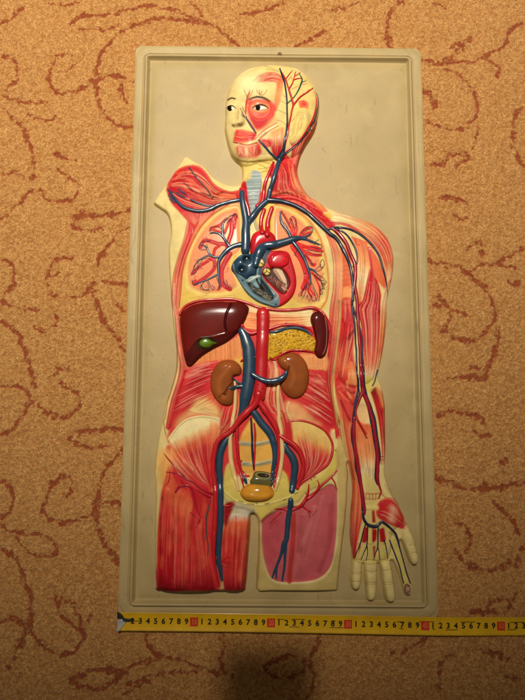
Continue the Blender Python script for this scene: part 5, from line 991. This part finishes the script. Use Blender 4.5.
Ft = np.stack([i*NW+j, (i+1)*NW+j, (i+1)*NW+j+1, i*NW+j+1], -1).reshape(-1, 4); Fb = Ft[:, ::-1] + o_
i = np.arange(NS-1); e1 = np.stack([i*NW, i*NW+o_, (i+1)*NW+o_, (i+1)*NW], 1); e2 = np.stack([i*NW+NW-1, (i+1)*NW+NW-1, (i+1)*NW+NW-1+o_, i*NW+NW-1+o_], 1)
M_TAPE = flatmat('yellow_tape_enamel', (226,176,10), .30, .35, .1)
blade = mesh_np(V, np.concatenate([Ft, Fb, e1, e2]), 'blade', tape, M_TAPE)
M_INK = flatmat('black_ink', (20,14,8), .5, 0, 0); M_MARK = flatmat('red_mark_ink', (206,44,16), .45, .1, 0); M_PINKN = flatmat('faint_numeral_ink', (226,110,60), .5, 0, 0)
def wrapmesh(me, s, w, dz):
    for v in me.vertices: v.co = tp(s + v.co.x, w + v.co.y, dz)
def textmesh(txt, size):
    cu = bpy.data.curves.new('t', 'FONT'); cu.body = txt; cu.size = size; cu.align_x = 'CENTER'; cu.align_y = 'CENTER'; cu.offset = size * .034; cu.resolution_u = 3
    ob = bpy.data.objects.new('t', cu); C.objects.link(ob); dg = bpy.context.evaluated_depsgraph_get(); me = bpy.data.meshes.new_from_object(ob.evaluated_get(dg))
    bpy.data.objects.remove(ob); bpy.data.curves.remove(cu); return me
def joinmeshes(name, mes, parent, m):
    Vs, Fs = [], []; off = 0
    for me in mes:
        Vs += [tuple(v.co) for v in me.vertices]; Fs += [tuple(q + off for q in p.vertices) for p in me.polygons]; off += len(me.vertices)
    me = bpy.data.meshes.new(name); me.from_pydata(Vs, [], Fs); me.update(); return link(me, name, parent, m)
def rect(s0, s1, w0, w1, dz, n=4):
    me = bpy.data.meshes.new('r'); vs_ = []; fs_ = []
    for a in range(n + 1):
        for b_ in range(7): vs_.append(tp(s0 + (s1 - s0)*a/n, w0 + (w1 - w0)*b_/6, dz))
    for a in range(n):
        for b_ in range(6): fs_.append((a*7+b_, (a+1)*7+b_, (a+1)*7+b_+1, a*7+b_+1))
    me.from_pydata(vs_, [], fs_); return me
# calibrate: photo x of the 10, 20 .. 50 marks -> metres along the tape
def s_at(px):
    y = 621.4 + (px - 117.8) * (627.2 - 621.4) / (525 - 117.8); x, y2 = unp(px, y, .006); return (np.array([x - ax_, y2 - ay_]) @ tdir)
cal = [s_at(q) for q in (194.6, 271.0, 347.8, 425.0, 503.2)]; slope, icpt = np.polyfit([10, 20, 30, 40, 50], cal, 1)
digs, marks, faint, ticks = [], [], [], []
for c in range(2, 62):
    s_ = icpt + slope * c
    if c % 10 == 0:
        marks.append(rect(s_ - .0054, s_ + .0050, -.0054, .0056, .00025)); me = textmesh(str(c), .0100)
        for v in me.vertices: v.co.x *= .72
        wrapmesh(me, s_, .0003, .00045); faint.append(me)
    else:
        me = textmesh(str(c % 10), .0098); wrapmesh(me, s_, .0002, .0003); digs.append(me)
for a_, b_, w_ in ((1.7, 3.0, .0004), (20.8, 21.8, .0046), (22.6, 24.4, .0050), (22.4, 23.6, -.0044), (27.6, 29.4, -.0044), (36.4, 37.3, .0042), (36.6, 37.2, -.0042), (39.2, 41.2, .0052), (42.6, 44.2, -.0046), (44.6, 46.6, .0052), (50.8, 52, -.0044), (51.2, 53, .0048), (40.9, 41.3, -.004), (28.0, 28.3, .004)):
    ticks.append(rect(icpt + slope * a_, icpt + slope * b_, w_ - .0005, w_ + .0005, .0002, 6))
for q in range(0, 620):
    s_ = icpt + slope * q / 10
    if s_ < .012: continue
    L_ = .0022 if q % 10 == 0 else (.0016 if q % 5 == 0 else .0010)
    ticks.append(rect(s_ - .00009, s_ + .00009, HWT - .0003 - L_, HWT - .0003, .0002, 1))
    ticks.append(rect(s_ - .00009, s_ + .00009, -HWT + .0003, -HWT + .0003 + L_, .0002, 1))
joinmeshes('black_numerals', digs, tape, M_INK)
for a_, b_ in zip(marks, faint): k_ = joinmeshes('red_decade_mark', [a_], tape, M_MARK); joinmeshes('numeral', [b_], k_, M_PINKN)
joinmeshes('scale_lines', ticks, tape, flatmat('thin_scale_ink', (90,66,10), .5, 0, 0))
# end hook: bent plate, folded down over the end, with two rivets
def solid(name, rows, parent, m, th=.0008):
    A = np.array(rows); nr, nc = A.shape[:2]; V = np.concatenate([A.reshape(-1, 3), (A - (0, 0, th)).reshape(-1, 3)]); o_ = nr * nc
    F_ = []
    for a in range(nr - 1):
        for b_ in range(nc - 1):
            q = (a*nc+b_, (a+1)*nc+b_, (a+1)*nc+b_+1, a*nc+b_+1); F_.append(q); F_.append(tuple(x + o_ for x in q[::-1]))
    rim = [b_ for b_ in range(nc)] + [a*nc+nc-1 for a in range(1, nr)] + [(nr-1)*nc + b_ for b_ in range(nc-2, -1, -1)] + [a*nc for a in range(nr-2, 0, -1)]
    for k in range(len(rim)): a, b_ = rim[k], rim[(k+1) % len(rim)]; F_.append((a, b_, b_ + o_, a + o_))
    return mesh_np(V, np.array(F_), name, parent, m, smooth=False)
M_STEEL = mat('worn_steel', .28, False, (.80,.78,.74), .2, 500, metal=.6); M_DARK = mat('blackened_steel', .4, False, (.03,.025,.02), .3, 500)
rows = []
for s_, hw0, hw1, dz in ((-.0012, -.0118, .0112, -.0045), (-.0011, -.0122, .0116, .0002), (.0000, -.0122, .0112, .0012), (.0022, -.0116, .0050, .0013), (.0045, -.0090, .0034, .0011), (.0075, -.0052, .0030, .0009), (.0108, -.0018, .0026, .0008)):
    rows.append([tp(s_, hw0 + (hw1 - hw0) * q / 8, dz) for q in range(9)])
hook = solid('end_hook', rows, tape, M_STEEL)
rows = [[tp(s_, a + (b_ - a) * q / 6, dz) for q in range(7)] for s_, a, b_, dz in ((-.0008, .0034, .0122, .0016), (.0025, .0030, .0120, .0017), (.0055, .0030, .0085, .0016), (.0085, -.0004, .0042, .0014), (.0140, -.0006, .0034, .0010), (.0205, -.0004, .0026, .0006))]
solid('hook_plate', rows, tape, M_DARK, .0006)
for s_, w_ in ((.0050, .0016), (.0098, .0010), (.0152, .0014)):
    c = np.array(tp(s_, w_, .0018)); t_ = np.linspace(0, 2*PI, 14, endpoint=False)
    V = np.concatenate([np.stack([c[0] + r_*np.cos(t_), c[1] + r_*np.sin(t_), np.full(14, c[2] + z_)], 1) for r_, z_ in ((.0014, -.0010), (.0013, .0), (.0008, .0005), (.00005, .0006))])
    i, j = np.meshgrid(np.arange(3), np.arange(14), indexing='ij'); j2 = (j+1) % 14
    mesh_np(V, np.stack([i*14+j, i*14+j2, (i+1)*14+j2, (i+1)*14+j], -1).reshape(-1, 4), 'rivet', hook, M_DARK if s_ > .006 else M_STEEL)
# ------------------------------------------------------------------ the phone that takes the picture (its shadow falls on the carpet)
def rbox(name, w, h, t, r, parent, m, n=6):
    pts = []
    for cx_, cy_, a0 in ((w/2-r, h/2-r, 0), (-w/2+r, h/2-r, 90), (-w/2+r, -h/2+r, 180), (w/2-r, -h/2+r, 270)):
        for k in range(n + 1): a = math.radians(a0 + 90*k/n); pts.append((cx_ + r*math.cos(a), cy_ + r*math.sin(a)))
    P = np.array(pts); N_ = len(P); V = []
    for z_, s_ in ((0, .96), (.0012, 1), (t - .0012, 1), (t, .96)): V.append(np.column_stack([P * s_, np.full(N_, z_)]))
    V = np.concatenate(V); i, j = np.meshgrid(np.arange(3), np.arange(N_), indexing='ij'); j2 = (j+1) % N_
    me = bpy.data.meshes.new(name); F_ = [tuple(q) for q in np.stack([i*N_+j, i*N_+j2, (i+1)*N_+j2, (i+1)*N_+j], -1).reshape(-1, 4).tolist()]
    F_.append(tuple(range(N_-1, -1, -1))); F_.append(tuple(range(3*N_, 4*N_))); me.from_pydata(V.tolist(), [], F_); me.update(); return link(me, name, parent, m)
phone = empty('smartphone', (-.045, .046, CAMZ + .012), 'black smartphone held flat above the anatomy board', 'phone')
phone.rotation_euler = (math.radians(5), 0, 0)
rbox('body', .082, .155, .008, .009, phone, flatmat('phone_shell', (24,24,26), .3, .5)); q_ = rbox('screen', .070, .148, .0006, .007, phone, flatmat('phone_glass', (10,10,12), .1, .8)); q_.location = (0, 0, .0082)
# ------------------------------------------------------------------ light, camera, world
def spot(name, loc, aim, power, size, blend, rad, colr):
    l = bpy.data.lights.new(name, 'SPOT'); l.energy = power; l.spot_size = math.radians(size); l.spot_blend = blend; l.shadow_soft_size = rad; l.color = colr
    o = bpy.data.objects.new(name, l); C.objects.link(o); o.location = loc
    from mathutils import Vector
    o.rotation_euler = (Vector(aim) - Vector(loc)).to_track_quat('-Z', 'Y').to_euler(); return o
spot('ceiling_lamp', (-.15, 1.0, 2.3), (-.14, .82, 0), 325, 62, 1.0, .05, (1, .91, .76))
w = bpy.data.worlds.new('World'); bpy.context.scene.world = w; w.use_nodes = True; bg = w.node_tree.nodes['Background']; bg.inputs[0].default_value = (1, .84, .62, 1); bg.inputs[1].default_value = .07
cd = bpy.data.cameras.new('camera'); cam = bpy.data.objects.new('camera', cd); C.objects.link(cam); bpy.context.scene.camera = cam
cam.location = (0, 0, CAMZ); cam.rotation_euler = (TH, 0, 0); cd.sensor_fit = 'VERTICAL'; cd.sensor_height = 24; cd.lens = 24 * F / 700; cd.clip_start = .001; cd.clip_end = 50
sc = bpy.context.scene; sc.view_settings.view_transform = 'Standard'; sc.view_settings.look = 'None'; sc.view_settings.exposure = 0.0; sc.view_settings.gamma = 1
sc.render.resolution_x = 768; sc.render.resolution_y = 1024
